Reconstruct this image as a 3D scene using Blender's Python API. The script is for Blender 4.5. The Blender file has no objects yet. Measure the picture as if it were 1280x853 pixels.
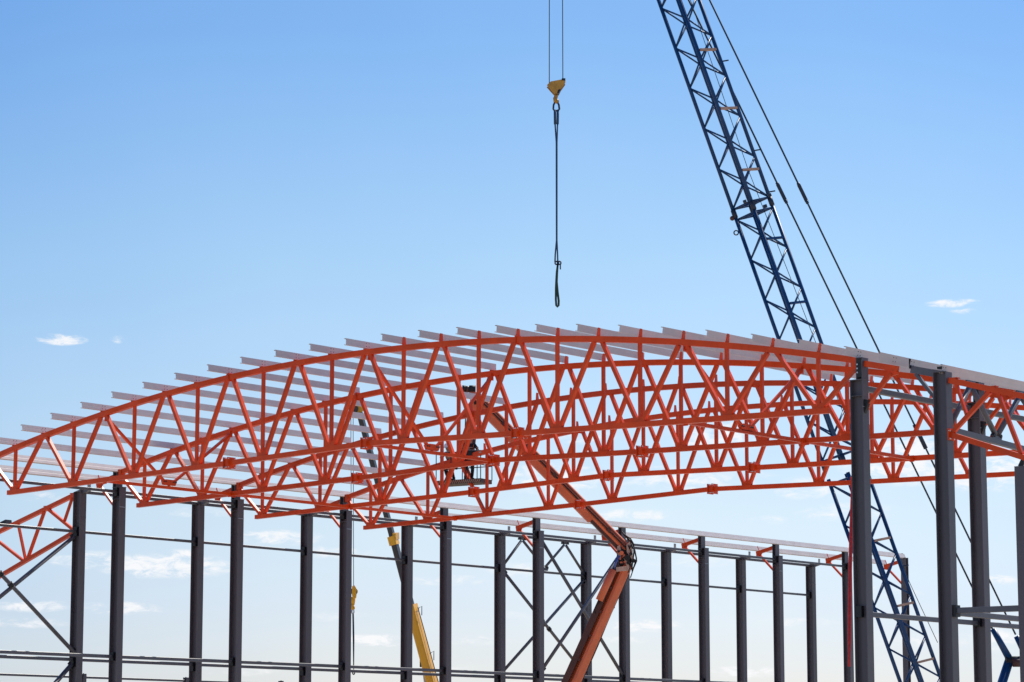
import bpy, bmesh, math, random
from mathutils import Vector, Matrix
random.seed(7)
scene = bpy.context.scene
COL = scene.collection
EYE = 1.6                     # eye height above the ground

# ------------------------------------------------------------------ camera frame
F = 3464.63; PITCH = .1555; YAW = .7018
cs, sn = math.cos(YAW), math.sin(YAW)
cp, sp = math.cos(PITCH), math.sin(PITCH)
CAM = Vector((cs*14.3636+sn*101.01, sn*14.3636-cs*101.01, EYE))

def ray(x, y):
    a = (x-640)/F; b = -(y-426)/F
    X, D, Z = a, cp-sp*b, sp+cp*b
    return Vector((cs*X-sn*D, sn*X+cs*D, Z))
def at(x, y, depth):
    """world point seen at (x, y) at a horizontal distance 'depth' along the view"""
    r = ray(x, y)
    d = -sn*r.x+cs*r.y
    return CAM+r*(depth/d)
RIGHT = Vector((cs, sn, 0)); AWAY = Vector((-sn, cs, 0)); UP = Vector((0, 0, 1))

# ------------------------------------------------------------------ materials
def nodes_of(name):
    m = bpy.data.materials.new(name); m.use_nodes = True
    nt = m.node_tree
    return m, nt, nt.nodes['Principled BSDF']
def paint(name, col, rough=.45, metal=0., var=.16, scale=2.5, rust=None, rust_amt=0., bump=.0, spec=.5, streak=False, tone=.07, dust=.10):
    m, nt, b = nodes_of(name)
    N = nt.nodes.new; L = nt.links.new
    tc = N('ShaderNodeTexCoord'); mp = N('ShaderNodeMapping'); L(tc.outputs['Object'], mp.inputs['Vector'])
    if streak: mp.inputs['Scale'].default_value = (1, 1, .15)
    n1 = N('ShaderNodeTexNoise'); n1.inputs['Scale'].default_value = scale; n1.inputs['Detail'].default_value = 6; n1.inputs['Roughness'].default_value = .65
    L(mp.outputs['Vector'], n1.inputs['Vector'])
    mix = N('ShaderNodeMix'); mix.data_type = 'RGBA'
    lo = tuple(max(0, c*(1-var)) for c in col)+(1,); hi = tuple(min(1, c*(1+var)) for c in col)+(1,)
    mix.inputs['A'].default_value = lo; mix.inputs['B'].default_value = hi
    rm = N('ShaderNodeMapRange'); rm.inputs['From Min'].default_value = .3; rm.inputs['From Max'].default_value = .7
    L(n1.outputs['Fac'], rm.inputs['Value']); L(rm.outputs['Result'], mix.inputs['Factor'])
    last = mix.outputs['Result']
    if rust:
        n2 = N('ShaderNodeTexNoise'); n2.inputs['Scale'].default_value = scale*3.1; n2.inputs['Detail'].default_value = 8; n2.inputs['Roughness'].default_value = .75
        L(mp.outputs['Vector'], n2.inputs['Vector'])
        r2 = N('ShaderNodeMapRange'); r2.inputs['From Min'].default_value = .58; r2.inputs['From Max'].default_value = .72; r2.inputs['To Max'].default_value = rust_amt
        L(n2.outputs['Fac'], r2.inputs['Value'])
        m2 = N('ShaderNodeMix'); m2.data_type = 'RGBA'
        L(r2.outputs['Result'], m2.inputs['Factor']); L(last, m2.inputs['A']); m2.inputs['B'].default_value = tuple(rust)+(1,)
        last = m2.outputs['Result']
    # every piece of steel comes from the paint shop with its own tone, plus pale dust and scuffs
    oi = N('ShaderNodeObjectInfo')
    rv = N('ShaderNodeMapRange'); rv.inputs['To Min'].default_value = 1-tone; rv.inputs['To Max'].default_value = 1+tone; L(oi.outputs['Random'], rv.inputs['Value'])
    hv_ = N('ShaderNodeHueSaturation'); L(last, hv_.inputs['Color']); L(rv.outputs['Result'], hv_.inputs['Value'])
    n4 = N('ShaderNodeTexNoise'); n4.inputs['Scale'].default_value = scale*.55; n4.inputs['Detail'].default_value = 9; n4.inputs['Roughness'].default_value = .8; n4.noise_dimensions = '4D'
    L(tc.outputs['Object'], n4.inputs['Vector']); wv = N('ShaderNodeMath'); wv.operation = 'MULTIPLY'; wv.inputs[1].default_value = 40; L(oi.outputs['Random'], wv.inputs[0]); L(wv.outputs[0], n4.inputs['W'])
    r4 = N('ShaderNodeMapRange'); r4.inputs['From Min'].default_value = .55; r4.inputs['From Max'].default_value = .75; r4.inputs['To Max'].default_value = dust; L(n4.outputs['Fac'], r4.inputs['Value'])
    m4 = N('ShaderNodeMix'); m4.data_type = 'RGBA'; L(r4.outputs['Result'], m4.inputs['Factor']); L(hv_.outputs['Color'], m4.inputs['A']); m4.inputs['B'].default_value = (.42, .36, .30, 1)
    last = m4.outputs['Result']
    L(last, b.inputs['Base Color'])
    r3 = N('ShaderNodeMapRange'); r3.inputs['To Min'].default_value = max(.05, rough-.1); r3.inputs['To Max'].default_value = min(1, rough+.12)
    L(n1.outputs['Fac'], r3.inputs['Value']); L(r3.outputs['Result'], b.inputs['Roughness'])
    b.inputs['Metallic'].default_value = metal
    b.inputs['Specular IOR Level'].default_value = spec
    if bump:
        bp = N('ShaderNodeBump'); bp.inputs['Strength'].default_value = bump; bp.inputs['Distance'].default_value = .02
        L(n1.outputs['Fac'], bp.inputs['Height']); L(bp.outputs['Normal'], b.inputs['Normal'])
    return m
M = {}
M['orange'] = paint('orange_red_paint', (.76, .072, .009), .32, var=.15, scale=1.6, rust=(.44, .045, .012), rust_amt=.6, spec=.25, tone=.09, dust=.05)
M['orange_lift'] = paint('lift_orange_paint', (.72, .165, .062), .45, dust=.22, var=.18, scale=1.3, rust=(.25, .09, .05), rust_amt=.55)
M['orange_dark'] = paint('lift_dark_red_and_arm_shade', (.085, .026, .018), .5, var=.2, scale=1.5)  # small dark red parts, and the shade of the lift arms as colour
M['dark'] = paint('dark_grey_paint', (.103, .087, .096), .38, var=.16, scale=1.1, rust=(.16, .095, .06), rust_amt=.5, streak=True, dust=.12)
M['tube'] = paint('grey_tube_paint', (.11, .108, .12), .42, var=.15, scale=1.5)
M['cleat_dark'] = paint('black_cleat_paint', (.012, .012, .014), .5)
M['purlin'] = paint('pale_primer_steel', (.70, .615, .575), .45, tone=.06, dust=.25, var=.08, scale=1.2, rust=(.42, .36, .36), rust_amt=.3)
M['galv'] = paint('galvanised_steel', (.42, .43, .45), .4, metal=.6, var=.15, scale=5)
M['bolt'] = paint('bright_bolt_steel', (.75, .74, .72), .35, metal=.7)
M['blue'] = paint('crane_blue_paint', (.005, .050, .155), .38, spec=.35, var=.18, scale=1.5)
M['blue_dark'] = paint('dark_steel_blue', (.012, .024, .05), .5)
M['rope'] = paint('steel_rope', (.05, .06, .08), .5, metal=.3)
M['wood'] = paint('weathered_plank', (.50, .30, .20), .8, var=.3, scale=4)
M['yellow'] = paint('crane_yellow_paint', (.97, .46, .035), .3, spec=.3, var=.1, scale=1.2, rust=(.35, .2, .07), rust_amt=.4)
M['hook_yellow'] = paint('worn_hook_yellow', (.52, .27, .035), .5, var=.3, scale=4, rust=(.1, .05, .03), rust_amt=.7)
M['boomgrey'] = paint('dark_boom_paint', (.055, .047, .040), .45, var=.25, scale=1.2)
M['black'] = paint('black_rubber', (.010, .010, .011), .6)
M['rodblue'] = paint('cylinder_rod', (.10, .16, .42), .25, metal=.6)
M['cream'] = paint('cream_plate_paint', (.55, .40, .30), .5, var=.2, scale=3, rust=(.2, .1, .07), rust_amt=.5)
M['strapblue'] = paint('blue_sling_webbing', (.03, .07, .14), .8)
M['strapgreen'] = paint('green_sling_webbing', (.03, .065, .045), .8)
M['red'] = paint('red_hose', (.62, .035, .04), .55, var=.35, scale=14)
M['skin'] = paint('skin', (.42, .24, .17), .55, var=.05)
M['cloth_dark'] = paint('dark_work_clothes', (.018, .018, .022), .9, var=.3, scale=8)
M['cloth_grey'] = paint('grey_work_jacket', (.13, .13, .15), .9, var=.25, scale=8)
M['helmet'] = paint('white_helmet', (.75, .74, .72), .35)
M['harness'] = paint('orange_harness', (.55, .12, .03), .8)
M['grating'] = paint('platform_grating', (.09, .065, .05), .6, var=.5, scale=9)
# ground
def ground_mat():
    m, nt, b = nodes_of('dry_site_soil'); N = nt.nodes.new; L = nt.links.new
    tc = N('ShaderNodeTexCoord')
    n1 = N('ShaderNodeTexNoise'); n1.inputs['Scale'].default_value = .08; n1.inputs['Detail'].default_value = 10
    n2 = N('ShaderNodeTexNoise'); n2.inputs['Scale'].default_value = 3; n2.inputs['Detail'].default_value = 8
    L(tc.outputs['Object'], n1.inputs['Vector']); L(tc.outputs['Object'], n2.inputs['Vector'])
    r = N('ShaderNodeValToRGB'); r.color_ramp.elements[0].position = .35; r.color_ramp.elements[0].color = (.34, .29, .23, 1)
    r.color_ramp.elements[1].position = .68; r.color_ramp.elements[1].color = (.52, .46, .38, 1)
    ad = N('ShaderNodeMath'); ad.operation = 'MULTIPLY_ADD'; ad.inputs[1].default_value = .5; L(n2.outputs['Fac'], ad.inputs[0])
    ml = N('ShaderNodeMath'); ml.operation = 'MULTIPLY'; ml.inputs[1].default_value = .5; L(n1.outputs['Fac'], ml.inputs[0]); L(ml.outputs[0], ad.inputs[2])
    L(ad.outputs[0], r.inputs['Fac']); L(r.outputs['Color'], b.inputs['Base Color'])
    b.inputs['Roughness'].default_value = .95
    return m
M['soil'] = ground_mat()

# ------------------------------------------------------------------ mesh builder
class MB:
    def __init__(s): s.v = []; s.f = []; s.sm = []
    def _add(s, vs, fs, smooth=False):
        o = len(s.v); s.v += [tuple(v) for v in vs]
        for i, f in enumerate(fs):
            s.f.append([o+k for k in f]); s.sm.append(smooth if isinstance(smooth, bool) else smooth[i])
    @staticmethod
    def frame(p0, p1, side):
        a = (Vector(p1)-Vector(p0)).normalized(); side = Vector(side)
        e = side-a*a.dot(side)
        if e.length < 1e-6: e = a.orthogonal()
        e.normalize(); return a, e, a.cross(e)
    def section(s, poly, p0, p1, side, smooth=False):
        """extrude a 2-D outline (x along 'side', y across) from p0 to p1"""
        p0, p1 = Vector(p0), Vector(p1); a, e, t = s.frame(p0, p1, side); n = len(poly)
        vs = [p+e*x+t*y for p in (p0, p1) for x, y in poly]
        ar = sum(poly[i][0]*poly[(i+1) % n][1]-poly[(i+1) % n][0]*poly[i][1] for i in range(n))
        fs = [[i, (i+1) % n, n+(i+1) % n, n+i] for i in range(n)]+[list(range(n))[::-1], list(range(n, 2*n))]
        if ar < 0: fs = [f[::-1] for f in fs]
        s._add(vs, fs, [smooth]*n+[False, False]); return s
    def beam(s, p0, p1, w, h, side=(0, 1, 0), cham=0.):
        x, y = w/2, h/2
        if cham:
            c = cham; poly = [(-x+c, -y), (x-c, -y), (x, -y+c), (x, y-c), (x-c, y), (-x+c, y), (-x, y-c), (-x, -y+c)]
        else: poly = [(-x, -y), (x, -y), (x, y), (-x, y)]
        return s.section(poly, p0, p1, side)
    def tube(s, p0, p1, r, n=10, r1=None):
        p0, p1 = Vector(p0), Vector(p1); a, e, t = s.frame(p0, p1, (.3, .5, .81)); r1 = r if r1 is None else r1
        vs = [p+(e*math.cos(2*math.pi*i/n)+t*math.sin(2*math.pi*i/n))*q for p, q in ((p0, r), (p1, r1)) for i in range(n)]
        s._add(vs, [[i, (i+1) % n, n+(i+1) % n, n+i] for i in range(n)]+[list(range(n))[::-1], list(range(n, 2*n))], [True]*n+[False, False]); return s
    def path(s, pts, r, n=8, closed=False):
        pts = [Vector(p) for p in pts]; m = len(pts); vs = []; prev = None
        for i, p in enumerate(pts):
            a = (pts[(i+1) % m] if (closed or i < m-1) else p)-(pts[i-1] if (closed or i > 0) else p)
            a.normalize()
            e = (Vector((.31, .52, .79)) if prev is None else prev); e = e-a*a.dot(e)
            if e.length < 1e-5: e = a.orthogonal()
            e.normalize(); prev = e; t = a.cross(e)
            q = r[i] if isinstance(r, (list, tuple)) else r
            vs += [p+(e*math.cos(2*math.pi*k/n)+t*math.sin(2*math.pi*k/n))*q for k in range(n)]
        fs = []
        for i in range(m if closed else m-1):
            j = (i+1) % m
            fs += [[i*n+k, i*n+(k+1) % n, j*n+(k+1) % n, j*n+k] for k in range(n)]
        sm = [True]*len(fs)
        if not closed: fs += [list(range(n))[::-1], [(m-1)*n+k for k in range(n)]]; sm += [False, False]
        s._add(vs, fs, sm); return s
    def box(s, c, d, ex=(1, 0, 0), ey=(0, 1, 0)):
        c = Vector(c); ex = Vector(ex).normalized(); ey = Vector(ey); ey = (ey-ex*ex.dot(ey)).normalized(); ez = ex.cross(ey)
        return s.beam(c-ez*d[2]/2, c+ez*d[2]/2, d[0], d[1], ex)
    def plate(s, pts, th, nrm):
        """flat polygon (3-D corners) given a thickness along nrm"""
        pts = [Vector(p) for p in pts]; nrm = Vector(nrm).normalized(); n = len(pts)
        fn = Vector((0, 0, 0))
        for i in range(n): fn += pts[i].cross(pts[(i+1) % n])
        if fn.dot(nrm) < 0: pts = pts[::-1]
        vs = [p-nrm*th/2 for p in pts]+[p+nrm*th/2 for p in pts]
        s._add(vs, [[i, (i+1) % n, n+(i+1) % n, n+i] for i in range(n)]+[list(range(n))[::-1], list(range(n, 2*n))]); return s
    def ball(s, c, r, nu=12, nv=8, sc=(1, 1, 1)):
        c = Vector(c); vs = [c+Vector((0, 0, r*sc[2]))]
        for j in range(1, nv):
            th = math.pi*j/nv
            vs += [c+Vector((r*sc[0]*math.sin(th)*math.cos(2*math.pi*i/nu), r*sc[1]*math.sin(th)*math.sin(2*math.pi*i/nu), r*sc[2]*math.cos(th))) for i in range(nu)]
        vs.append(c-Vector((0, 0, r*sc[2]))); e = len(vs)-1
        fs = [[0, 1+i, 1+(i+1) % nu] for i in range(nu)]
        for j in range(nv-2):
            fs += [[1+j*nu+i, 1+(j+1)*nu+i, 1+(j+1)*nu+(i+1) % nu, 1+j*nu+(i+1) % nu] for i in range(nu)]
        fs += [[e, 1+(nv-2)*nu+(i+1) % nu, 1+(nv-2)*nu+i] for i in range(nu)]
        s._add(vs, fs, True); return s
    def build(s, name, mat, parent=None, origin=None):
        if origin is None: origin = parent['_o'] if parent is not None else (0, 0, 0)
        o = Vector(origin)
        me = bpy.data.meshes.new(name); me.from_pydata([tuple(Vector(v)-o) for v in s.v], [], s.f)
        me.polygons.foreach_set('use_smooth', s.sm); me.materials.append(mat); me.update()
        ob = bpy.data.objects.new(name, me); COL.objects.link(ob)
        if parent is not None: ob.parent = parent; ob['_o'] = tuple(o)
        else: ob.location = o; ob['_o'] = tuple(o)
        return ob
def thing(name, label, cat, loc, group=None):
    o = bpy.data.objects.new(name, None); COL.objects.link(o); o.location = loc; o.empty_display_size = .3
    o['_o'] = tuple(loc); o['label'] = label; o['category'] = cat; o['kind'] = 'thing'
    if group: o['group'] = group
    return o
def tag(o, label, cat, group=None):
    o['label'] = label; o['category'] = cat
    if group: o['group'] = group
    return o
def kids(o): return [c for c in bpy.data.objects if c.parent == o]
def copy_tree(o, parent=None):
    c = o.copy(); COL.objects.link(c)
    if parent is not None: c.parent = parent
    for ch in kids(o): copy_tree(ch, c)
    return c
def dup(o, shift, label):
    c = copy_tree(o); c.location = o.location+Vector(shift); c['label'] = label; return c
ORD = ['zeroth', 'first', 'second', 'third', 'fourth', 'fifth', 'sixth', 'seventh', 'eighth', 'ninth', 'tenth', 'eleventh', 'twelfth', 'thirteenth',
       'fourteenth', 'fifteenth', 'sixteenth', 'seventeenth', 'eighteenth', 'nineteenth', 'twentieth', 'twenty-first', 'twenty-second', 'twenty-third', 'twenty-fourth', 'twenty-fifth']
def Z(z): return z+EYE

# ------------------------------------------------------------------ ground
g = MB(); g._add([(-3000, -3000, 0), (3000, -3000, 0), (3000, 3000, 0), (-3000, 3000, 0)], [[0, 1, 2, 3]])
g = g.build('ground', M['soil']); g['kind'] = 'structure'

# ------------------------------------------------------------------ sections
def i_poly(h, b, tw, tf):
    x, y = h/2, b/2
    return [(-x, -y), (-x+tf, -y), (-x+tf, -tw/2), (x-tf, -tw/2), (x-tf, -y), (x, -y), (x, y), (x-tf, y), (x-tf, tw/2), (-x+tf, tw/2), (-x+tf, y), (-x, y)]
def c_poly(h, fl, t, lip=.022):
    """channel: web at x=0 facing +x, flanges running to -x"""
    y = h/2
    return [(0, -y), (0, -.012), (-.003, 0), (0, .012), (0, y), (-fl, y), (-fl, y-lip), (-fl+t, y-lip), (-fl+t, y-t), (-t, y-t), (-t, -y+t), (-fl+t, -y+t), (-fl+t, -y+lip), (-fl, -y+lip), (-fl, -y)]

ZS, ZT, SPAN, BAY = 10.40, 11.0, 36.0, 6.0

# ------------------------------------------------------------------ columns carrying the arched trusses
def inner_column(name, label, u, v, out, bracket_mat, group):
    """out = -1 when the lower side roof lies towards -x, +1 towards +x"""
    t = thing(name, label, 'steel column', (u, v, 0), group)
    MB().section(i_poly(.40, .30, .016, .026), (u, v, 0), (u, v, Z(ZS)), (1, 0, 0)).build('shaft', M['dark'], t)
    MB().beam((u, v, Z(ZS)), (u, v, Z(ZS)+.022), .42, .32, (1, 0, 0)).build('cap_plate', M['dark'], t)
    us = u+out*.10
    st = MB().section(i_poly(.20, .30, .014, .022), (us, v, Z(ZS)+.022), (us, v, Z(ZT)-.02), (1, 0, 0)).beam((us, v, Z(ZT)-.02), (us, v, Z(ZT)), .21, .31, (1, 0, 0))
    st.build('stub', M['dark'], t)
    b = MB()
    for s in (-1, 1):
        b.box((u, v+s*.08, Z(ZS)-.42), (.345, .13, .014), (1, 0, 0), (0, 1, 0))
    b.build('stiffener', M['dark'], t)
    MB().box((u+.205, v, Z(9.68)), (.02, .30, .02)).build('weld_plate', M['galv'], t)  # pale steel colour stands in for the sun glint along the seam
    if out < 0: MB().box((us-.06, v-.03, Z(ZT)+.11), (.012, .14, .22)).build('purlin_cleat', M['cleat_dark'], t)
    else:
        MB().box((us, v-.085, Z(10.72)), (.152, .12, .50)).build('end_plate', M['cleat_dark'], t)  # black block filling and darkening the web recess of the stub
        MB().plate([(u+.20, v-.03, Z(9.88)), (u+.36, v-.03, Z(9.84)), (u+.20, v-.03, Z(9.50))], .1, (0, 1, 0)).build('brace_lug', M['cleat_dark'], t)
        for k in range(3):
            MB().tube((us-.05, v-.150, Z(10.60+.11*k)), (us-.05, v-.165, Z(10.60+.11*k)), .022, 8).build('bolt', M['bolt'], t)
    if out < 0: MB().box((u-.09, v-.075, Z(10.26)), (.22, .12, .34)).build('tube_cleat', M['cleat_dark'], t)
    MB().box((u-.09, v-.075, Z(4.26)), (.22, .12, .30)).build('girt_cleat', M['cleat_dark'], t)
    # bracket
    a0 = Vector((u+out*.2, v, Z(10.84))); a1 = Vector((u+out*1.22, v, Z(10.60)))
    MB().beam(a0, a1, .12, .16, (0, 1, 0)).build('bracket_arm', bracket_mat, t)
    MB().plate([(u+out*1.0, v, Z(10.42)), (u+out*1.24, v, Z(10.46))]+([(u+out*1.24, v, Z(10.93)), (u+out*1.16, v, Z(10.95)), (u+out*1.06, v, Z(10.72))] if out < 0 else [(u+out*1.24, v, Z(10.56))])+[(u+out*.86, v, Z(10.66))], .03, (0, 1, 0)).build('bracket_gusset', bracket_mat, t)
    MB().beam((u+out*1.02, v, Z(10.5)), (u+out*.22, v, Z(9.72)), .09, .09, (0, 1, 0)).build('bracket_brace', bracket_mat, t)
    return t
gi = 'inner columns of the far row under the arched roof'
first = inner_column('steel_column', 'dark inner far column outside the left edge, under the nearest truss', 0, -6, -1, M['orange'], gi)
names = {0: 'tall dark grey column with orange bracket under the left end of the second truss',
         1: 'tall dark grey column with orange bracket under the left end of the third truss',
         2: 'tall dark column under the fourth truss end, beside the small hanging yellow hook',
         3: 'tall dark column with bracket just right of the yellow crane boom',
         4: 'tall dark column at the left of the cross-braced bay, orange bracket at its top left',
         5: 'tall dark column with orange bracket just right of the orange lift elbow',
         6: 'second tall dark column with orange bracket to the right of the orange lift',
         7: 'third tall dark column with orange bracket to the right of the orange lift',
         8: 'tall dark column with orange bracket partly hidden by the red hose'}
for k in range(0, 9): dup(first, (0, BAY*(k+1), 0), names[k])
# the end column of the far row stands a little closer and is turned the other way
t = thing('steel_column', 'slim dark end column seen through the blue lattice boom', 'steel column', (0, 53.33, 0), gi)
MB().section(i_poly(.26, .30, .016, .026), (0, 53.33, 0), (0, 53.33, Z(ZT)), (0, 1, 0)).build('shaft', M['dark'], t)
MB().box((-.05, 53.2, Z(ZT)+.11), (.012, .14, .22)).build('purlin_cleat', M['cleat_dark'], t)
MB().beam((-.2, 53.33, Z(10.84)), (-1.22, 53.33, Z(10.60)), .12, .16, (0, 1, 0)).build('bracket_arm', M['orange'], t)
MB().plate([(-1.0, 53.33, Z(10.42)), (-1.24, 53.33, Z(10.46)), (-1.24, 53.33, Z(10.93)), (-1.16, 53.33, Z(10.95)), (-1.06, 53.33, Z(10.72)), (-.86, 53.33, Z(10.66))], .03, (0, 1, 0)).build('bracket_gusset', M['orange'], t)
MB().beam((-1.02, 53.33, Z(10.5)), (-.16, 53.33, Z(9.66)), .09, .09, (0, 1, 0)).build('bracket_brace', M['orange'], t)
gn = 'columns of the near row at the right'
nr = inner_column('steel_column', 'large dark near column under the right end of the nearest truss, red hose beside it', SPAN, -6, 1, M['orange'], gn)
dup(nr, (0, 6, 0), 'large dark near column seen behind the right side truss, second from the right edge')

# ------------------------------------------------------------------ columns carrying the side roofs
US = -2.17; UN = 38.57
def outer_column(name, label, u, v, out, group):
    t = thing(name, label, 'steel column', (u, v, 0), group)
    zi, zo = Z(10.47), Z(10.47-.40*.23)
    # sloping top: build shaft then cap
    MB().section(i_poly(.40, .30, .016, .026), (u, v, 0), (u, v, zo), (1, 0, 0)).build('shaft', M['dark'], t)
    MB().plate([(u+out*.2, v, zo+.001), (u-out*.2, v, zo+.001), (u-out*.2, v, zi)], .30, (0, 1, 0)).build('cap_wedge', M['dark'], t)
    a0 = Vector((u-out*.2, v, zi-.10)); a1 = Vector((u-out*.92, v, zi+.08))
    if out > 0:
        MB().beam(a0, a1, .13, .19, (0, 1, 0)).build('bracket_arm', M['tube'], t)
        MB().beam((u-out*.80, v, zi-.05), (u-out*.22, v, Z(9.72)), .09, .09, (0, 1, 0)).build('bracket_brace', M['tube'], t)
        MB().box((u-out*.92, v-.05, zi+.22), (.014, .16, .26)).build('purlin_cleat', M['cleat_dark'], t)
        MB().box((u-.02, v-.03, zi+.03), (.14, .16, .06)).build('purlin_cleat', M['cleat_dark'], t)
    else:
        MB().beam(a0, Vector((u-out*.58, v, zi+.0)), .13, .12, (0, 1, 0)).build('bracket_arm', M['tube'], t)
        MB().box((u-out*.56, v-.05, zi+.12), (.014, .16, .24)).build('purlin_cleat', M['galv'], t)
    if out < 0:
        MB().box((u-.09, v-.075, Z(8.92)), (.22, .12, .34)).build('girt_cleat', M['cleat_dark'], t)
        MB().box((u-.09, v-.075, Z(4.12)), (.22, .12, .34)).build('girt_cleat', M['cleat_dark'], t)
    else: MB().box((u+.25, v, Z(4.17)), (.10, .22, .30)).build('girt_cleat', M['cleat_dark'], t)
    MB().box((u+.205, v, Z(9.45)), (.012, .30, .015)).build('weld_plate', M['dark'], t)
    return t
go = 'outer columns of the far row under the side roof'
of = outer_column('steel_column', 'dark grey column carrying the small orange side truss at the left edge', US, 0, -1, go)
nm = {1: 'shorter dark column just left of the one under the third truss end',
      2: 'shorter dark column just left of the hanging yellow hook',
      3: 'shorter dark column in front of the yellow telescopic boom',
      4: 'shorter dark column at the left side of the cross-braced bay',
      5: 'shorter dark column behind the tubes and the orange lower lift arm',
      6: 'first shorter dark column to the right of the orange lift, no orange bracket',
      7: 'second shorter dark column to the right of the orange lift, no orange bracket',
      8: 'last shorter dark column of the far row, left of the red hose'}
for k in range(1, 9): dup(of, (0, BAY*k, 0), nm[k])
ns = outer_column('steel_column', 'largest dark near column, carrying the orange side truss at the right edge', UN, -6, 1, gn)

# low column, flange towards the viewer, under the right side truss
t = thing('steel_column', 'grey column at the right edge, lower than its neighbours, under the side truss', 'steel column', (40.86, -6, 0), gn)
MB().section(i_poly(.30, .30, .016, .026), (40.86, -6, 0), (40.86, -6, Z(7.74)), (0, 1, 0)).build('shaft', M['dark'], t)
MB().beam((40.86, -6, Z(7.74)), (40.86, -6, Z(7.755)), .31, .31, (1, 0, 0)).build('cap_plate', M['dark'], t)
MB().beam((40.80, -6, Z(7.755)), (40.92, -6, Z(7.96)), .10, .10, (0, 1, 0)).build('stub', M['cleat_dark'], t)
MB().box((40.89, -5.98, Z(4.17)), (.12, .2, .34)).build('girt_cleat', M['cleat_dark'], t)
# short posts of the outermost line
gp = 'short posts of the outermost far line'
def post(v, label):
    t = thing('steel_post', label, 'post', (-15.5, v, 0), gp)
    MB().section(i_poly(.18, .18, .01, .014), (-15.5, v, 0), (-15.5, v, Z(4.33)), (1, 0, 0)).build('shaft', M['dark'], t)
    MB().box((-15.5+.1, v-.1, Z(4.33)-.05), (.05, .02, .14)).build('cleat', M['cleat_dark'], t)
    return t
po = post(12, 'short dark post behind the leftmost column, its top low in the picture')
dup(po, (0, 6, 0), 'short dark post just left of the second short column, low in the picture')
dup(po, (0, 12, 0), 'low dark post left of the column beside the yellow hook')

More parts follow.
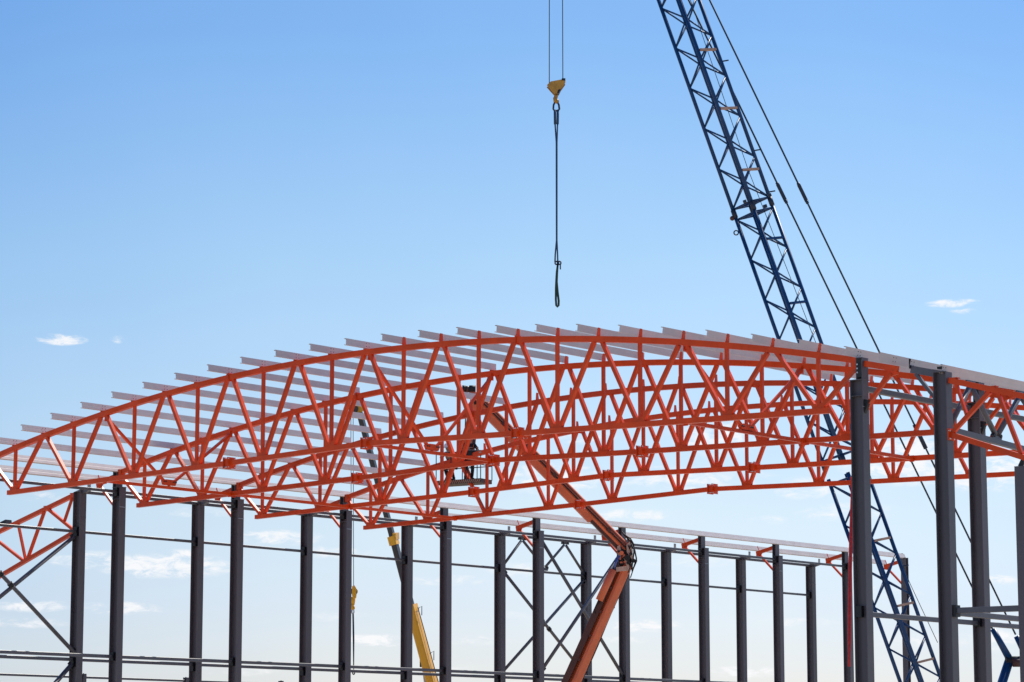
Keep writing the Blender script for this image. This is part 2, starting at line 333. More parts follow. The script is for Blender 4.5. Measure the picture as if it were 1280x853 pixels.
# ------------------------------------------------------------------ arched roof trusses
PN = 1.5167
def NU(n): return 18.03+PN*(n-12)
def ztop(u): d = u-18; return Z(12.94-1.96*(d/17.8)**2)
def zbot(u):
    d = abs(u-18); return Z(10.10-.17*min(d, 6)/6-max(d-6, 0)*.25/11.2)
def build_truss(v, label):
    t = thing('roof_truss', label, 'roof truss', (18, v, zbot(18)), 'arched orange roof trusses')
    CH = .17
    # top chord: swept box following the arc
    us = [.012]+[NU(n)+o for n in range(1, 24) for o in (0,)]+[35.985]
    fine = []
    for a, b in zip(us[:-1], us[1:]): fine += [a, (a+b)/2]
    fine.append(us[-1])
    def sweep(pts, w, h):
        m = MB(); vs = []; n = len(pts)
        for i, p in enumerate(pts):
            a = (pts[min(i+1, n-1)]-pts[max(i-1, 0)]).normalized(); nn = Vector((-a.z, 0, a.x))
            if i in (0, n-1): nn = Vector((0, 0, 1))
            vs += [p+Vector((0, w/2*s, 0))+nn*h/2*q for s, q in ((-1, -1), (1, -1), (1, 1), (-1, 1))]
        fs = [[i*4+k, i*4+4+k, i*4+4+(k+1) % 4, i*4+(k+1) % 4][::1] for i in range(n-1) for k in range(4)]+[[0, 1, 2, 3], [(n-1)*4+k for k in (3, 2, 1, 0)]]
        m._add(vs, fs); return m
    tc = sweep([Vector((u, v, ztop(u))) for u in fine], .16, CH).build('top_chord', M['orange'], t)
    bu = [NU(1)-.33, 6.5, 12.0, 18.0, 24.0, 29.5, NU(23)+.33]
    sweep([Vector((u, v, zbot(u))) for u in bu], .15, .155).build('bottom_chord', M['orange'], t)
    # web members
    for n in range(1, 24, 2):
        u = NU(n); zb = zbot(u)+.08
        MB().beam((u, v, zb+.03), (u, v, ztop(u)-CH/2+.01), .095, .095, (1, 0, 0)).build('vertical', M['orange'], t)
        for s in (-1, 1):
            u2 = NU(n+s) if 0 < n+s < 24 else NU(n+s)-s*.10
            p0 = Vector((u+s*.125, v, zb+.04)); p1 = Vector((u2-s*.14, v, ztop(u2)-CH/2+.02))
            MB().beam(p0, p1, .125, .105, (0, 1, 0)).build('diagonal', M['orange'], t)
        gs = MB()
        for y in (-.05, .05):
            gs.plate([(u-.19, v+y, zb-.01), (u+.19, v+y, zb-.01), (u+.21, v+y, zb+.10), (u+.07, v+y, zb+.13), (u+.045, v+y, zb+.05), (u-.045, v+y, zb+.05), (u-.07, v+y, zb+.13), (u-.21, v+y, zb+.10)], .018, (0, 1, 0))
        gs.build('gusset', M['orange'], t)
    # purlin cleats on the uphill/downhill side and splices
    for n in range(1, 24):
        u = NU(n); sl = math.atan(-2*1.96*(u-18)/17.8**2); z = ztop(u)+CH/2
        s = 1 if n >= 12 else -1
        e = Vector((math.cos(sl), 0, math.sin(sl))); nn = Vector((-e.z, 0, e.x)); c = Vector((u, v, z))
        a = c+e*(.012 if n >= 13 else -.10)
        MB().plate([a-Vector((0, .085, 0)), a+Vector((0, .085, 0)), a+nn*.25+Vector((0, .05, 0)), a+nn*.25-Vector((0, .05, 0))], .016, e).build('purlin_cleat', M['orange'], t)
    for n in (8, 16):
        u = NU(n); c = Vector((u, v, ztop(u))); sl = math.atan(-2*1.96*(u-18)/17.8**2); e = Vector((math.cos(sl), 0, math.sin(sl)))
        MB().box(c-e*.013, (.022, .24, .26), e, (0, 1, 0)).box(c+e*.013+Vector((0, 0, .0)), (.022, .24, .26), e, (0, 1, 0)).build('splice_plate', M['orange'], t)
    for n in (8, 12, 16):
        u = NU(n); c = Vector((u, v, zbot(u)))
        m = MB().box(c-Vector((.10, 0, 0)), (.025, .36, .36)).box(c+Vector((.10, 0, 0)), (.025, .36, .36))
        for s in (-1, 1): m.box(c+Vector((0, s*.115, 0)), (.17, .02, .24))
        m.build('splice_plate', M['orange'], t)
        for dy in (-.14, .14):
            for dz in (-.14, .14):
                MB().tube(c+Vector((-.13, dy, dz)), c+Vector((.13, dy, dz)), .016, 6).build('bolt', M['bolt'], t)
    for u, s in ((.012, 1), (35.985, -1)):
        MB().box((u+s*.09, v, ztop(u)-.02), (.17, .20, .30)).build('end_shoe', M['orange'], t)
    return t
T = [build_truss(-6, 'nearest arched orange roof truss, in front, longest and highest in the picture')]
T.append(dup(T[0], (0, 6, 0), 'second arched orange truss, the next one behind the nearest'))
T.append(dup(T[0], (0, 12, 0), 'third arched orange truss, between the second and the lowest-looking last one'))
T.append(dup(T[0], (0, 18, 0), 'last arched orange truss, its bottom chord lowest in the picture and crossing the lift'))

# sway bracing between the trusses
def strut(n, v0, label):
    u = NU(n); z = zbot(u)-.02
    t = thing('bracing_strut', label, 'strut', (u, v0, z), 'orange struts between the bottom chords')
    MB().beam((u, v0+.09, z), (u, v0+5.91, z), .10, .10, (1, 0, 0)).build('tube', M['orange'], t)
    for s, q in ((v0+.10, 1), (v0+5.90, -1)): MB().box((u, s, z), (.16, .02, .20)).build('end_plate', M['orange'], t)
    return t
for n, v0, lb in ((4, -6, 'orange strut between first and second truss near their left ends'), (12, -6, 'orange strut between first and second truss at mid span'),
                  (20, -6, 'orange strut between first and second truss near the right side columns'), (4, 0, 'orange strut from second to third truss near their left ends'),
                  (4, 6, 'orange strut from third to fourth truss near their left ends'), (20, 0, 'lit orange strut from second to third truss crossing behind the near column')):
    strut(n, v0, lb)
def sway(n, zc, label):
    u = NU(n); v = -3; c = Vector((u, v, Z(zc))); zt_ = ztop(u)-.12
    t = thing('sway_brace', label, 'brace', c, 'orange V braces between the first two trusses')
    for s in (-1, 1):
        MB().beam((u, v+s*2.90, zt_), c+Vector((0, s*.2, .02)), .085, .085, (1, 0, 0)).build('tube', M['orange'], t)
        MB().box((u, v+s*2.92, zt_), (.02, .12, .24)).build('end_plate', M['orange'], t)
    MB().plate([c+Vector((0, -.34, .05)), c+Vector((0, -.26, -.1)), c+Vector((0, .26, -.1)), c+Vector((0, .34, .05)), c+Vector((0, .18, .10)), c+Vector((0, -.18, .10))], .10, (1, 0, 0)).build('centre_bracket', M['orange'], t)
    for s in (-.27, -.18, .18, .27): MB().tube(c+Vector((-.08, s, .02)), c+Vector((.08, s, .02)), .025, 6).build('bolt', M['cleat_dark'], t)
    # hanger down to the strut
    MB().beam(c+Vector((0, 0, -.1)), (u, v, zbot(u)+.03), .08, .06, (1, 0, 0)).build('hanger', M['orange'], t)
sway(4, 9.95, 'V-shaped orange brace near the left end between first and second truss')
sway(12, 10.25, 'V-shaped orange brace at mid span left of the lift basket')
sway(20, 9.90, 'V-shaped orange brace near the right end between first and second truss')

# ------------------------------------------------------------------ purlins
gpu = 'pale grey roof purlins laid across the trusses'
def purlin(u, z, slope, v0, v1, h, label, hand=1, name='roof_purlin'):
    e = Vector((math.cos(slope), 0, math.sin(slope)))
    t = thing(name, label, 'purlin', (u, v0, z), gpu)
    # web faces +x, flanges run to -x
    MB().section(c_poly(h, .075, .006), (u, v0, z), (u, v1, z), e).build('channel', M['purlin'], t)
    nn = Vector((-e.z, 0, e.x))
    for dv in (-.06, .06):
        for dz in (-.05, .05):
            p = Vector((u, -6+dv, z))+nn*dz
            MB().tube(p-e*.004, p+e*.008, .013, 6).build('bolt', M['cleat_dark'], t)
    return t
ends = {1: 12.1, 2: 12.1, 3: 12.1, 4: 6.1, 5: 6.1, 6: 6.1, 7: 6.1, 8: .1, 9: 6.05}
for n in range(1, 24):
    u = NU(n); sl = math.atan(-2*1.96*(u-18)/17.8**2)
    nn = Vector((-math.sin(sl), 0, math.cos(sl))); p = Vector((u, 0, ztop(u)))+nn*(.085+.03+.105)
    v1 = ends.get(n, .12 if n < 18 else 6.1)
    if n <= 12: lb = 'pale purlin over the nearest truss, %s one counted from its left end' % ORD[n]
    else: lb = 'pale purlin over the nearest truss, %s one counted from its right end' % ORD[24-n]
    purlin(p.x, p.z, sl, -6.97, v1, .21, lb)
eh = .24; s0 = .235; s0f = .42
purlin(0, Z(11.10), s0f, -6.9, 53.4, eh, 'long pale purlin on top of the far inner columns, upper of the two')
purlin(-1.12, Z(10.83), s0f, -6.9, 53.4, eh, 'long pale purlin on the orange bracket ends of the far row, lower of the two')
purlin(SPAN+.02, Z(11.13), -s0, -6.66, 12, eh, 'sunlit purlin over the top of the near inner columns')
purlin(SPAN+1.12, Z(10.86), -s0, -6.72, 12, eh, 'sunlit purlin on the orange bracket end of the near column')
purlin(UN-.90, Z(10.70), -.25, -6.1, 12, eh, 'sunlit purlin on the grey bracket of the largest near column')
purlin(UN+.06, Z(10.46), -.25, -6.1, 12, eh, 'pale purlin on top of the largest near column')

# ------------------------------------------------------------------ horizontal tubes and girts, bay by bay
def rail(name, label, cat, p0, p1, r, group, mat=None, square=True):
    t = thing(name, label, cat, p0, group)
    p0, p1 = Vector(p0), Vector(p1); a = (p1-p0).normalized()
    m = MB()
    if square: m.beam(p0+a*.02, p1-a*.02, 2*r, 2*r, (0, 0, 1) if abs(a.z) < .9 else (1, 0, 0), .012)
    else: m.tube(p0+a*.02, p1-a*.02, r, 12)
    m.build('tube', mat or M['tube'], t)
    e = MB()
    for p in (p0, p1-a*.02): e.beam(p, p+a*.02, 2.6*r, 2.6*r, (0, 0, 1) if abs(a.z) < .9 else (1, 0, 0))
    e.build('end_plate', M['cleat_dark'], t)
    return t
def rails(u, z, ks, r, name, cat, fmt, group, off=-.0, gap=.02):
    for k in ks:
        rail(name, fmt % (ORD[k+1] if k >= 0 else 'zeroth', ORD[k+2]), cat, (u, BAY*k+gap+off, Z(z)), (u, BAY*(k+1)-gap+off, Z(z)), r, group)
rails(-.1, 10.26, range(0, 8), .052, 'eave_tube', 'steel tube', 'upper grey eave tube between the %s and %s inner far columns', 'eave tubes of the inner far row')
rail('eave_tube', 'upper grey eave tube running out of the picture left of the first inner far column', 'steel tube', (-.1, -5.98, Z(10.26)), (-.1, -.02, Z(10.26)), .052, 'eave tubes of the inner far row')
rails(US, 10.40, range(0, 8), .06, 'eave_tube', 'steel tube', 'lower grey eave tube between the %s and %s outer far columns', 'eave tubes of the outer far row')
rails(US-.08, 8.92, range(0, 8), .05, 'wall_girt', 'girt', 'upper dark wall girt between the %s and %s outer far columns', 'upper wall girts of the far side')
rail('wall_girt', 'upper dark wall girt running left out of the picture from the first outer column', 'girt', (US-.08, -5.98, Z(8.92)), (US-.08, -.02, Z(8.92)), .05, 'upper wall girts of the far side')
rails(-.1, 4.26, range(0, 8), .06, 'wall_girt', 'girt', 'upper of the paired low girts between the %s and %s inner far columns', 'low girts of the inner far row')
rail('wall_girt', 'upper of the paired low girts left of the first inner far column', 'girt', (-.1, -5.98, Z(4.26)), (-.1, -.02, Z(4.26)), .06, 'low girts of the inner far row')
rails(US-.08, 4.21, range(0, 8), .06, 'wall_girt', 'girt', 'lower of the paired low girts between the %s and %s outer far columns', 'low girts of the outer far row')
rail('wall_girt', 'lower of the paired low girts left of the first outer far column', 'girt', (US-.08, -5.98, Z(4.21)), (US-.08, -.02, Z(4.21)), .06, 'low girts of the outer far row')
lbl = ['thin dark rail left of the short post by the leftmost column', 'thin dark rail between the first and second short posts', 'thin dark rail between the second and third short posts', 'thin dark rail right of the third short post']
for i, k in enumerate((1, 2, 3, 4)):
    rail('wall_girt', lbl[i], 'girt', (-15.5, BAY*k+.1, Z(4.18)), (-15.5, BAY*(k+1)-.1, Z(4.18)), .05, 'rails of the outermost far line')
# near side
gng = 'tubes of the near row'
rail('eave_tube', 'grey eave tube between the two inner near columns, passing behind the largest column', 'steel tube', (SPAN-.1, -5.8, Z(10.24)), (SPAN-.1, -.2, Z(10.24)), .075, gng)
rail('eave_tube', 'grey eave tube running right from the second inner near column', 'steel tube', (SPAN-.1, .2, Z(10.24)), (SPAN-.1, 5.8, Z(10.24)), .075, gng)
rail('wall_girt', 'grey low girt between the two inner near columns', 'girt', (SPAN-.1, -5.85, Z(4.21)), (SPAN-.1, -.02, Z(4.21)), .065, gng)
rail('wall_girt', 'grey low girt right of the second inner near column, lowest of three', 'girt', (SPAN-.1, .02, Z(4.20)), (SPAN-.1, 5.9, Z(4.20)), .065, gng)
rail('wall_girt', 'grey low girt running right from the largest near column, middle of three', 'girt', (UN, -5.83, Z(4.15)), (UN, -.1, Z(4.12)), .07, gng)
rail('wall_girt', 'grey low girt from the largest near column to the low right column, topmost of three', 'girt', (UN+.21, -6, Z(4.18)), (40.70, -6, Z(4.17)), .075, gng)

# ------------------------------------------------------------------ diagonal bracing
def brace(label, p0, p1, r, group, sleeve=None):
    t = thing('diagonal_brace', label, 'brace', p0, group)
    p0, p1 = Vector(p0), Vector(p1)
    MB().tube(p0, p1, r, 12).build('tube', M['tube'], t)
    a = (p1-p0).normalized()
    MB().box(p0+a*.06, (.02, .14, .3), (1, 0, 0), (0, a.y, a.z)).box(p1-a*.06, (.02, .14, .3), (1, 0, 0), (0, a.y, a.z)).build('end_plate', M['cleat_dark'], t)
    if sleeve:
        c = p0+(p1-p0)*sleeve
        m = MB()
        for s in (-.3, .3): m.tube(c+a*(s-.07), c+a*(s+.07), r*1.45, 12)
        m.build('sleeve', M['cleat_dark'], t)
    return t
gb = 'tubes of the wall cross bracing'
brace('grey tube falling to the left from the leftmost column, in the left cross brace', (US, -.25, Z(8.70)), (US, -5.75, Z(4.85)), .075, gb)
brace('grey tube with sleeves rising to the left from the leftmost column foot girt', (US+.1, -.2, Z(4.47)), (US+.1, -5.75, Z(8.70)), .075, gb, .59)
brace('lowest grey brace falling left from the leftmost column at the bottom edge', (US, -.2, Z(4.03)), (US, -5.7, Z(-1.1)), .085, gb)
brace('long tube falling right behind the lift, from the bracketed column left of it', (0, 24.2, Z(10.05)), (0, 29.8, Z(4.45)), .075, gb)
brace('long tube rising right to the lift elbow from the bracketed column left of it', (.1, 24.2, Z(4.55)), (.1, 29.8, Z(9.95)), .075, gb)
brace('tube rising right in the rear cross brace left of the lift', (US, 24.2, Z(4.45)), (US, 29.85, Z(8.72)), .07, gb)
brace('tube falling right in the rear cross brace left of the lift', (US+.1, 24.2, Z(8.72)), (US+.1, 29.8, Z(4.45)), .07, gb, .5)
def lattice(label, u, ztp, zbt, vs, hubs_top, hub_bot, r, chord=None):
    t = thing('lattice_strut', label, 'lattice strut', (u, vs[0], ztp), 'W-shaped lattice struts between columns')
    pts = [Vector((u, vs[0], zbt+.05)), Vector((u, hubs_top[0], ztp-.14)), Vector((u, hub_bot, zbt+.12)), Vector((u, hubs_top[1], ztp-.14)), Vector((u, vs[1], zbt+.05))]
    for i, (a, b) in enumerate(zip(pts[:-1], pts[1:])):
        d = (b-a).normalized(); MB().tube(a+d*.1, b-d*.1, r, 12).build('tube', M['tube'], t)
    for p, s in ((pts[1], 1), (pts[3], 1), (pts[2], -1)):
        h = MB().plate([p+Vector((0, -.26, -.02*s)), p+Vector((0, .26, -.02*s)), p+Vector((0, .2, .12*s)), p+Vector((0, -.2, .12*s))], .06, (1, 0, 0))
        h.build('hub_plate', M['tube'], t)
        for q in (-.17, .17): MB().tube(p+Vector((-.06, q, .03)), p+Vector((.06, q, .03)), .05, 8).build('bolt', M['cleat_dark'], t)
    if chord:
        MB().beam(chord[0], chord[1], .14, .14, (1, 0, 0)).build('bottom_chord', M['tube'], t)
    return t
lattice('W-shaped grey lattice strut above the cross brace left of the lift', US, Z(10.40), Z(8.98), (24.2, 29.8), (25.5, 28.5), 27.05, .06)
lattice('W-shaped grey lattice strut behind the orange side truss at the right edge', UN, Z(10.34), Z(8.82), (-5.8, -.2), (-4.6, -2.0), -3.32, .075,
        ((UN, -5.8, Z(8.92)), (UN, -.2, Z(8.66))))

# ------------------------------------------------------------------ side trusses
def side_truss(label, u0, out, v, zt0, zt1s, zb0, zbs, tops, bots, L=12.9):
    """tops / bots: distances from the column of the chord nodes"""
    t = thing('side_truss', label, 'side truss', (u0, v, Z(zt0)), 'lower orange trusses of the side roofs')
    T_ = lambda d: Vector((u0+out*d, v, Z(zt0-zt1s*d))); B_ = lambda d: Vector((u0+out*d, v, Z(zb0-zbs*d)))
    MB().beam(T_(.02), T_(L), .15, .15, (0, 1, 0)).build('top_chord', M['orange'], t)
    MB().beam(B_(.02), B_(L), .14, .14, (0, 1, 0)).build('bottom_chord', M['orange'], t)
    def mem(a, b, w, cut=.02): 
        d = (b-a).normalized(); MB().beam(a+d*.02, b-d*cut, .10, w, (0, 1, 0)).build('web_member', M['orange'], t)
    mem(T_(.22)-Vector((0, 0, .06)), (T_(.22)*.0+ (B_(.05)+(T_(tops[0])-B_(.05))*.38)), .07, .09)
    mem(B_(.05)+Vector((0, 0, .05)), T_(tops[0]-.1)-Vector((0, 0, .06)), .11)
    prev = tops[0]
    for i, (bt, tp) in enumerate(zip(bots, tops[1:])):
        mem(T_(prev+.12)-Vector((0, 0, .06)), B_(bt-.12)+Vector((0, 0, .06)), .10)
        mem(B_(bt+.02)+Vector((0, 0, .06)), T_(tp-(.5*(tp-prev) if i % 1 == 0 else 0))-Vector((0, 0, .06)), .07)
        mem(B_(bt+.14)+Vector((0, 0, .06)), T_(tp-.12)-Vector((0, 0, .06)), .10)
        prev = tp
    for d in [.18]+tops:
        MB().box(T_(d)+Vector((0, 0, .085)), (.2, .16, .03)).build('purlin_seat', M['orange'], t)
    m = MB().box(B_(.02), (.04, .30, .30))
    m.build('end_plate', M['orange'], t)
    for dy in (-.1, .1):
        for dz in (-.1, .1): MB().tube(B_(.0)+Vector((0, dy, dz)), B_(.07)+Vector((0, dy, dz)), .02, 6).build('bolt', M['bolt'], t)
    return t
side_truss('small orange truss sloping down to the left edge from the leftmost column', -2.37, -1, 0, 10.32, .262, 8.93, .341, [1.66, 4.9, 8.0, 11.1], [2.78, 6.3, 9.5])
side_truss('orange truss sloping down to the right edge from the largest near column', 38.77, 1, -6, 10.16, .282, 8.74, .355, [1.32, 3.9, 6.7, 9.5, 12.2], [2.2, 5.2, 8.0, 10.8])
c = MB().box((-6.35, -.02, Z(9.47)), (.34, .30, .16), (1, 0, .26)).build('steel_cleat', M['cleat_dark'], None, (-6.35, -.02, Z(9.47)))
tag(c, 'dark steel block lying on the small orange truss at the left edge', 'cleat')

# ------------------------------------------------------------------ red hose hanging beside the near column
pts = [Vector((SPAN-.26, -5.72, Z(10.3)))]
base = at(1061.4, 833, 74.4); topp = at(1068, 560, 74.4)
pts = [at(1069, 500, 74.4)]+[topp+(base-topp)*k/16+RIGHT*(-.035*math.sin(math.pi*k/16)) for k in range(17)]
m = MB()
for k, q in enumerate((-.022, .022)):
    m.path([p+RIGHT*(q*(1 if i < 16 else .4)) for i, p in enumerate(pts)], .030, 8)
h = m.build('red_hose', M['red'], None, tuple(pts[0])); tag(h, 'bright red doubled hose hanging down the left side of the near column', 'hose')

# ------------------------------------------------------------------ blue lattice crane
DB0, DB1 = 122.5, 120.5
P0 = at(1198.6, 985, DB0); P1 = at(731.3, -330, DB1)
ax = (P1-P0).normalized(); LEN = (P1-P0).length
vw = (at(960, 330, 121.5)-CAM).normalized()
dv = (vw-ax*ax.dot(vw)).normalized(); dv = Matrix.Rotation(math.radians(3.2), 3, ax)@dv; pv = dv.cross(ax).normalized()
if pv.dot(RIGHT) < 0: pv = -pv
crane = thing('lattice_crane', 'blue lattice boom crane leaning left over the steel frame', 'crane', (P0.x, P0.y, 0))
def sy(y):                                            # distance along the boom for picture height y of its axis
    return LEN*(985-y)/(985+330)
HD = .862
def ch(k, s): return P0+ax*s+[-pv, dv, pv, -dv][k]*HD*(1 if k % 2 == 0 else .9)
secs = [(601+8, 911, 6), (289-8, 589-8, 6), (-30-8, 268, 6), (-330, -50, 5)]
secs = [(609, 909, 6), (281, 581, 6), (-38, 268, 6), (-322, -51, 5)]
nl = 0; extra = MB()
for a, b, n in secs:
    s0_, s1_ = sy(b), sy(a)
    for k in range(4):
        m = MB().tube(ch(k, s0_-.24), ch(k, s1_+.24), .086, 10)
        m.build('chord', M['blue'], crane)
        e = MB()
        e.tube(ch(k, s0_-.40), ch(k, s0_-.02), .115, 10)
        e.build('chord_joint', M['blue_dark'], crane)
    st = (s1_-s0_)/n
    segs = []
    for i in range(n):
        for k in (0, 2):
            for j in (1, 3):
                segs.append((ch(k, s0_+i*st), ch(j, s0_+(i+.5)*st))); segs.append((ch(j, s0_+(i+.5)*st), ch(k, s0_+(i+1)*st)))
    for s in (s0_, s1_):
        for k in range(4): segs.append((ch(k, s), ch((k+1) % 4, s)))
        segs.append((ch(0, s), ch(2, s)))
    far = a < -100
    for p, q in segs:
        if nl < 100 and not far: MB().tube(p, q, .041, 8).build('lacing_bar', M['blue'], crane); nl += 1
        else: extra.tube(p, q, .041, 8)
x = extra.build('lacing_bar', M['blue'], crane); x['kind'] = 'stuff'
for y in (4, 79, 153, 230, 316, 396, 687, 766, 834):
    s = sy(y); mt = M['wood'] if y not in (316, 396) else M['blue']
    a = ch(3, s)+pv*.08; b = ch(2, s-.10)
    MB().beam(a, b, .10, .12, ax).build('walkway_rung', mt, crane)
for y in (97, 210, 262, 725):
    a = ch(2, sy(y)); MB().beam(a, a+RIGHT*.34+UP*.06, .05, .05).build('rope_guide', M['blue_dark'], crane)
pc = ch(0, sy(284)); MB().ball(pc-pv*.15+ax*.25, .11).build('boom_ball', M['orange_dark'], crane)  # small brown ball beside the boom section joint
MB().path([pc-ax*.42-pv*.2+(ax*math.cos(t_)+pv*math.sin(t_))*.1 for t_ in [i*math.pi/6 for i in range(12)]], .03, 6, True).build('lifting_eye', M['blue_dark'], crane)
for q, (dx_, dy_, sz_) in enumerate(((.06, .1, .2), (.5, -.2, .17), (-.28, .3, .15), (.85, .2, .16))):
    MB().box(ch(3, sy(274))+pv*dx_+ax*dy_, (sz_, .2, sz_*.8), pv, dv).build('bracket_box', M['blue_dark'], crane)
# boom head above the picture
hd = at(700, -345, DB1)
m = MB()
for k in range(4): m.tube(ch(k, sy(-322)), P1+ax*.6-RIGHT*.5+[-pv, dv, pv, -dv][k]*.3, .09)
m.build('boom_head', M['blue'], crane)
for xs in (687.5, 703.2): MB().tube(at(xs, -352, DB1-.15), at(xs, -352, DB1+.15), .42, 20).build('head_sheave', M['blue_dark'], crane)
# pendants
for (x0, x1, y1, lk) in ((701.5, 1240.5, 786, (972.5, 243)), (728, 1269.5, 793, (1001, 245))):
    a = at(x0, -330, DB1-.3 if x0 < 710 else DB1+.3); b = at(x1, y1, 125.5)
    p = MB().tube(a, b, .043, 8).build('pendant', M['blue_dark'], crane)
    f = (lk[1]+330)/(y1+330); c = a+(b-a)*f; d = (b-a).normalized()
    MB().beam(c-d*.42, c+d*.42, .09, .16, AWAY, .02).tube(c-d*.52, c-d*.36, .075, 8).tube(c+d*.36, c+d*.52, .075, 8).build('link', M['blue_dark'], p)
    if x1 > 1250:
        f = (548+330)/(y1+330); c = a+(b-a)*f; MB().tube(c-d*.6, c+d*.6, .10, 8).build('link', M['blue_dark'], p)
# inner hoist rope
MB().path([at(700, -330, DB1+.1), at(863, 0, 121), at(934.5, 210, 121.2), at(1137, 728, 122.4), at(1172, 803, 123)], .016, 6).build('hoist_rope', M['rope'], crane)
for x0, x1 in ((687.8, 687), (703, 703.6)):
    MB().path([at(x0+.0, -352, DB1), at((x0+x1)/2-.6, -120, DB1), at(x1 if x1 > 700 else 686.6, 104.5, DB1)], .021, 6).build('hoist_rope', M['rope'], crane)
# gantry
pin = at(1264, 826, 125.5)
MB().tube(at(1241, 786, 125.5), at(1261, 822, 125.5), .13, 10, .17).build('gantry_strut', M['blue'], crane)
MB().tube(at(1270.5, 795, 125.5), at(1286, 826, 125.5), .13, 10, .17).build('gantry_strut', M['blue'], crane)
MB().tube(at(1261, 827, 125.5), at(1207, 995, 125.5), .21, 12, .25).build('gantry_mast', M['blue'], crane)
MB().tube(at(1287, 827, 125.5), at(1330, 995, 125.5), .17, 12, .2).build('gantry_mast', M['blue'], crane)
MB().tube(at(1257, 826, 125.5), at(1292, 826, 125.5), .22, 12).build('gantry_pin', M['black'], crane)
MB().tube(at(1266, 828, 125.1), at(1276, 828, 125.1), .2, 12).build('gantry_sheave', M['orange_dark'], crane)
# crawler base (below the picture)
cb = at(1240, 1005, 125); gz = 0
MB().box((cb.x, cb.y, 1.75), (6.4, 3.1, 1.5), RIGHT, AWAY).build('upper_body', M['blue'], crane)
cbx = Vector((cb.x, cb.y, 0))
for s in (-1, 1):
    m = MB(); o = cbx+AWAY*s*2.2
    prof = [(-3.2+.45*math.cos(a)-.0, .5+.45*math.sin(a)) for a in [math.pi/2+i*math.pi/8 for i in range(9)]]+[(3.2+.45*math.cos(a), .5+.45*math.sin(a)) for a in [-math.pi/2+i*math.pi/8 for i in range(9)]]
    m.plate([o+RIGHT*x_+UP*z_ for x_, z_ in prof], .9, AWAY); m.build('crawler_track', M['black'], crane)

# hook block with hook
hb = at(695, 105, DB1)
hk = thing('hook_block', 'worn yellow crane hook block hanging from two ropes in the open sky', 'hook block', hb)
PX = DB1/F
def hp(x, y, d=0): return at(x, y, DB1)+AWAY*d
prof = [(683.5, 107.6), (688.5, 103), (696, 101.6), (705, 100), (706.6, 104.5), (701, 112.5), (697.5, 118), (692.8, 118)]
for d in (-.2, .2): MB().plate([hp(x, y, d) for x, y in prof], .05, AWAY).build('side_plate', M['hook_yellow'], hk)
for x, y in ((689.4, 106.6), (700, 105)): MB().tube(hp(x, y, -.09), hp(x, y, .09), 4.4*PX, 20).build('sheave', M['black'], hk)
MB().box(hp(704.4, 100.6), (.16, .5, .10), RIGHT, AWAY).build('rope_anchor', M['black'], hk)
MB().plate([hp(x, y) for x, y in ((697.5, 113.5), (701.2, 112), (698.5, 117.6), (696, 118))], .46, AWAY).build('guard', M['black'], hk)
MB().path([hp(695.2, 116), hp(695.2, 120), hp(693.9, 123), hp(694.6, 126), hp(695.6, 127), hp(697, 126), hp(697.2, 123.6)], [.07, .09, .10, .11, .10, .08, .03], 8).build('hook', M['hook_yellow'], hk)
# sling
sl = thing('lifting_sling', 'long dark blue lifting sling hanging straight down from the hook block', 'sling', hp(695.3, 126))
ring = [(694.3, 126), (692, 131), (691.6, 136), (693, 138.2), (697.6, 138.2), (699.2, 136), (698.6, 131), (696.4, 126)]
MB().path([hp(x, y) for x, y in ring], .045, 8, True).build('master_link', M['blue_dark'], sl)
for a, b in ((693.6, 693.8), (697.3, 697)):
    MB().path([hp(a, 137), hp(b, 155)], .06, 8).build('eye', M['strapblue'], sl)
    MB().path([hp(b, 154), hp(695.8+(b-695.5)*.2, 178), hp(695.9+(b-695.5)*.12, 300), hp(695.6+(b-695.5)*.9, 318), hp(695.6+(b-695.5)*1.1, 327)], .036, 8).build('leg', M['strapblue'], sl)
for x in (695.4, 699.6): MB().path([hp(x+1.6*math.cos(t_), 328.4+2*math.sin(t_)) for t_ in [i*math.pi/5 for i in range(10)]], .035, 6, True).build('shackle', M['blue_dark'], sl)
MB().path([hp(700.4, 330), hp(700.5, 336.5)], .03, 6).build('shackle_pin', M['blue_dark'], sl)
loop = [(697.3, 330), (696, 340), (695.5, 348), (694.9, 360), (694.8, 374), (695.3, 381.5), (696.6, 383.2), (698.2, 381.5), (698.4, 376), (697, 364), (695.9, 352), (696.3, 341)]
MB().path([hp(x, y) for x, y in loop], .05, 8, True).build('loop_sling', M['strapgreen'], sl)

# ------------------------------------------------------------------ yellow telescopic crane behind the far row
DY = 128.0
yc = thing('telescopic_crane', 'yellow mobile crane boom with dark telescope sections behind the far columns', 'crane', Vector((at(600, 1020, DY).x, at(600, 1020, DY).y, 0)))
yb0 = at(582, 1010, DY); yb1 = at(448.5, 512, DY-1.5)
ya = (yb1-yb0).normalized(); YL = (yb1-yb0).length
side = (RIGHT*.95+AWAY*(-.28))       # roll of the boom so that its back is seen as a narrow lit face
def yy(y): return yb0+(yb1-yb0)*((1010-y)/(1010-512))
def oct_(w, h): 
    c = min(w, h)*.16; x, y = w/2, h/2
    return [(-x+c, -y), (x-c, -y), (x, -y+c), (x, y-c), (x-c, y), (-x+c, y), (-x, y-c), (-x, -y+c)]
def boom(a, b, w, h, mat): return MB().section(oct_(w, h), a, b, side).build('boom_section', mat, yc)
sh = lambda dx: RIGHT*(dx*DY/F)
boom(yy(1010), yy(759), .37, .68, M['yellow'])
boom(yy(760)+sh(-.5), yy(676), .25, .44, M['boomgrey'])
boom(yy(676)+sh(-.5), yy(516), .22, .36, M['boomgrey'])
m = MB().section(oct_(.42, .74), yy(766), yy(757), side); m.build('collar', M['yellow'], yc)
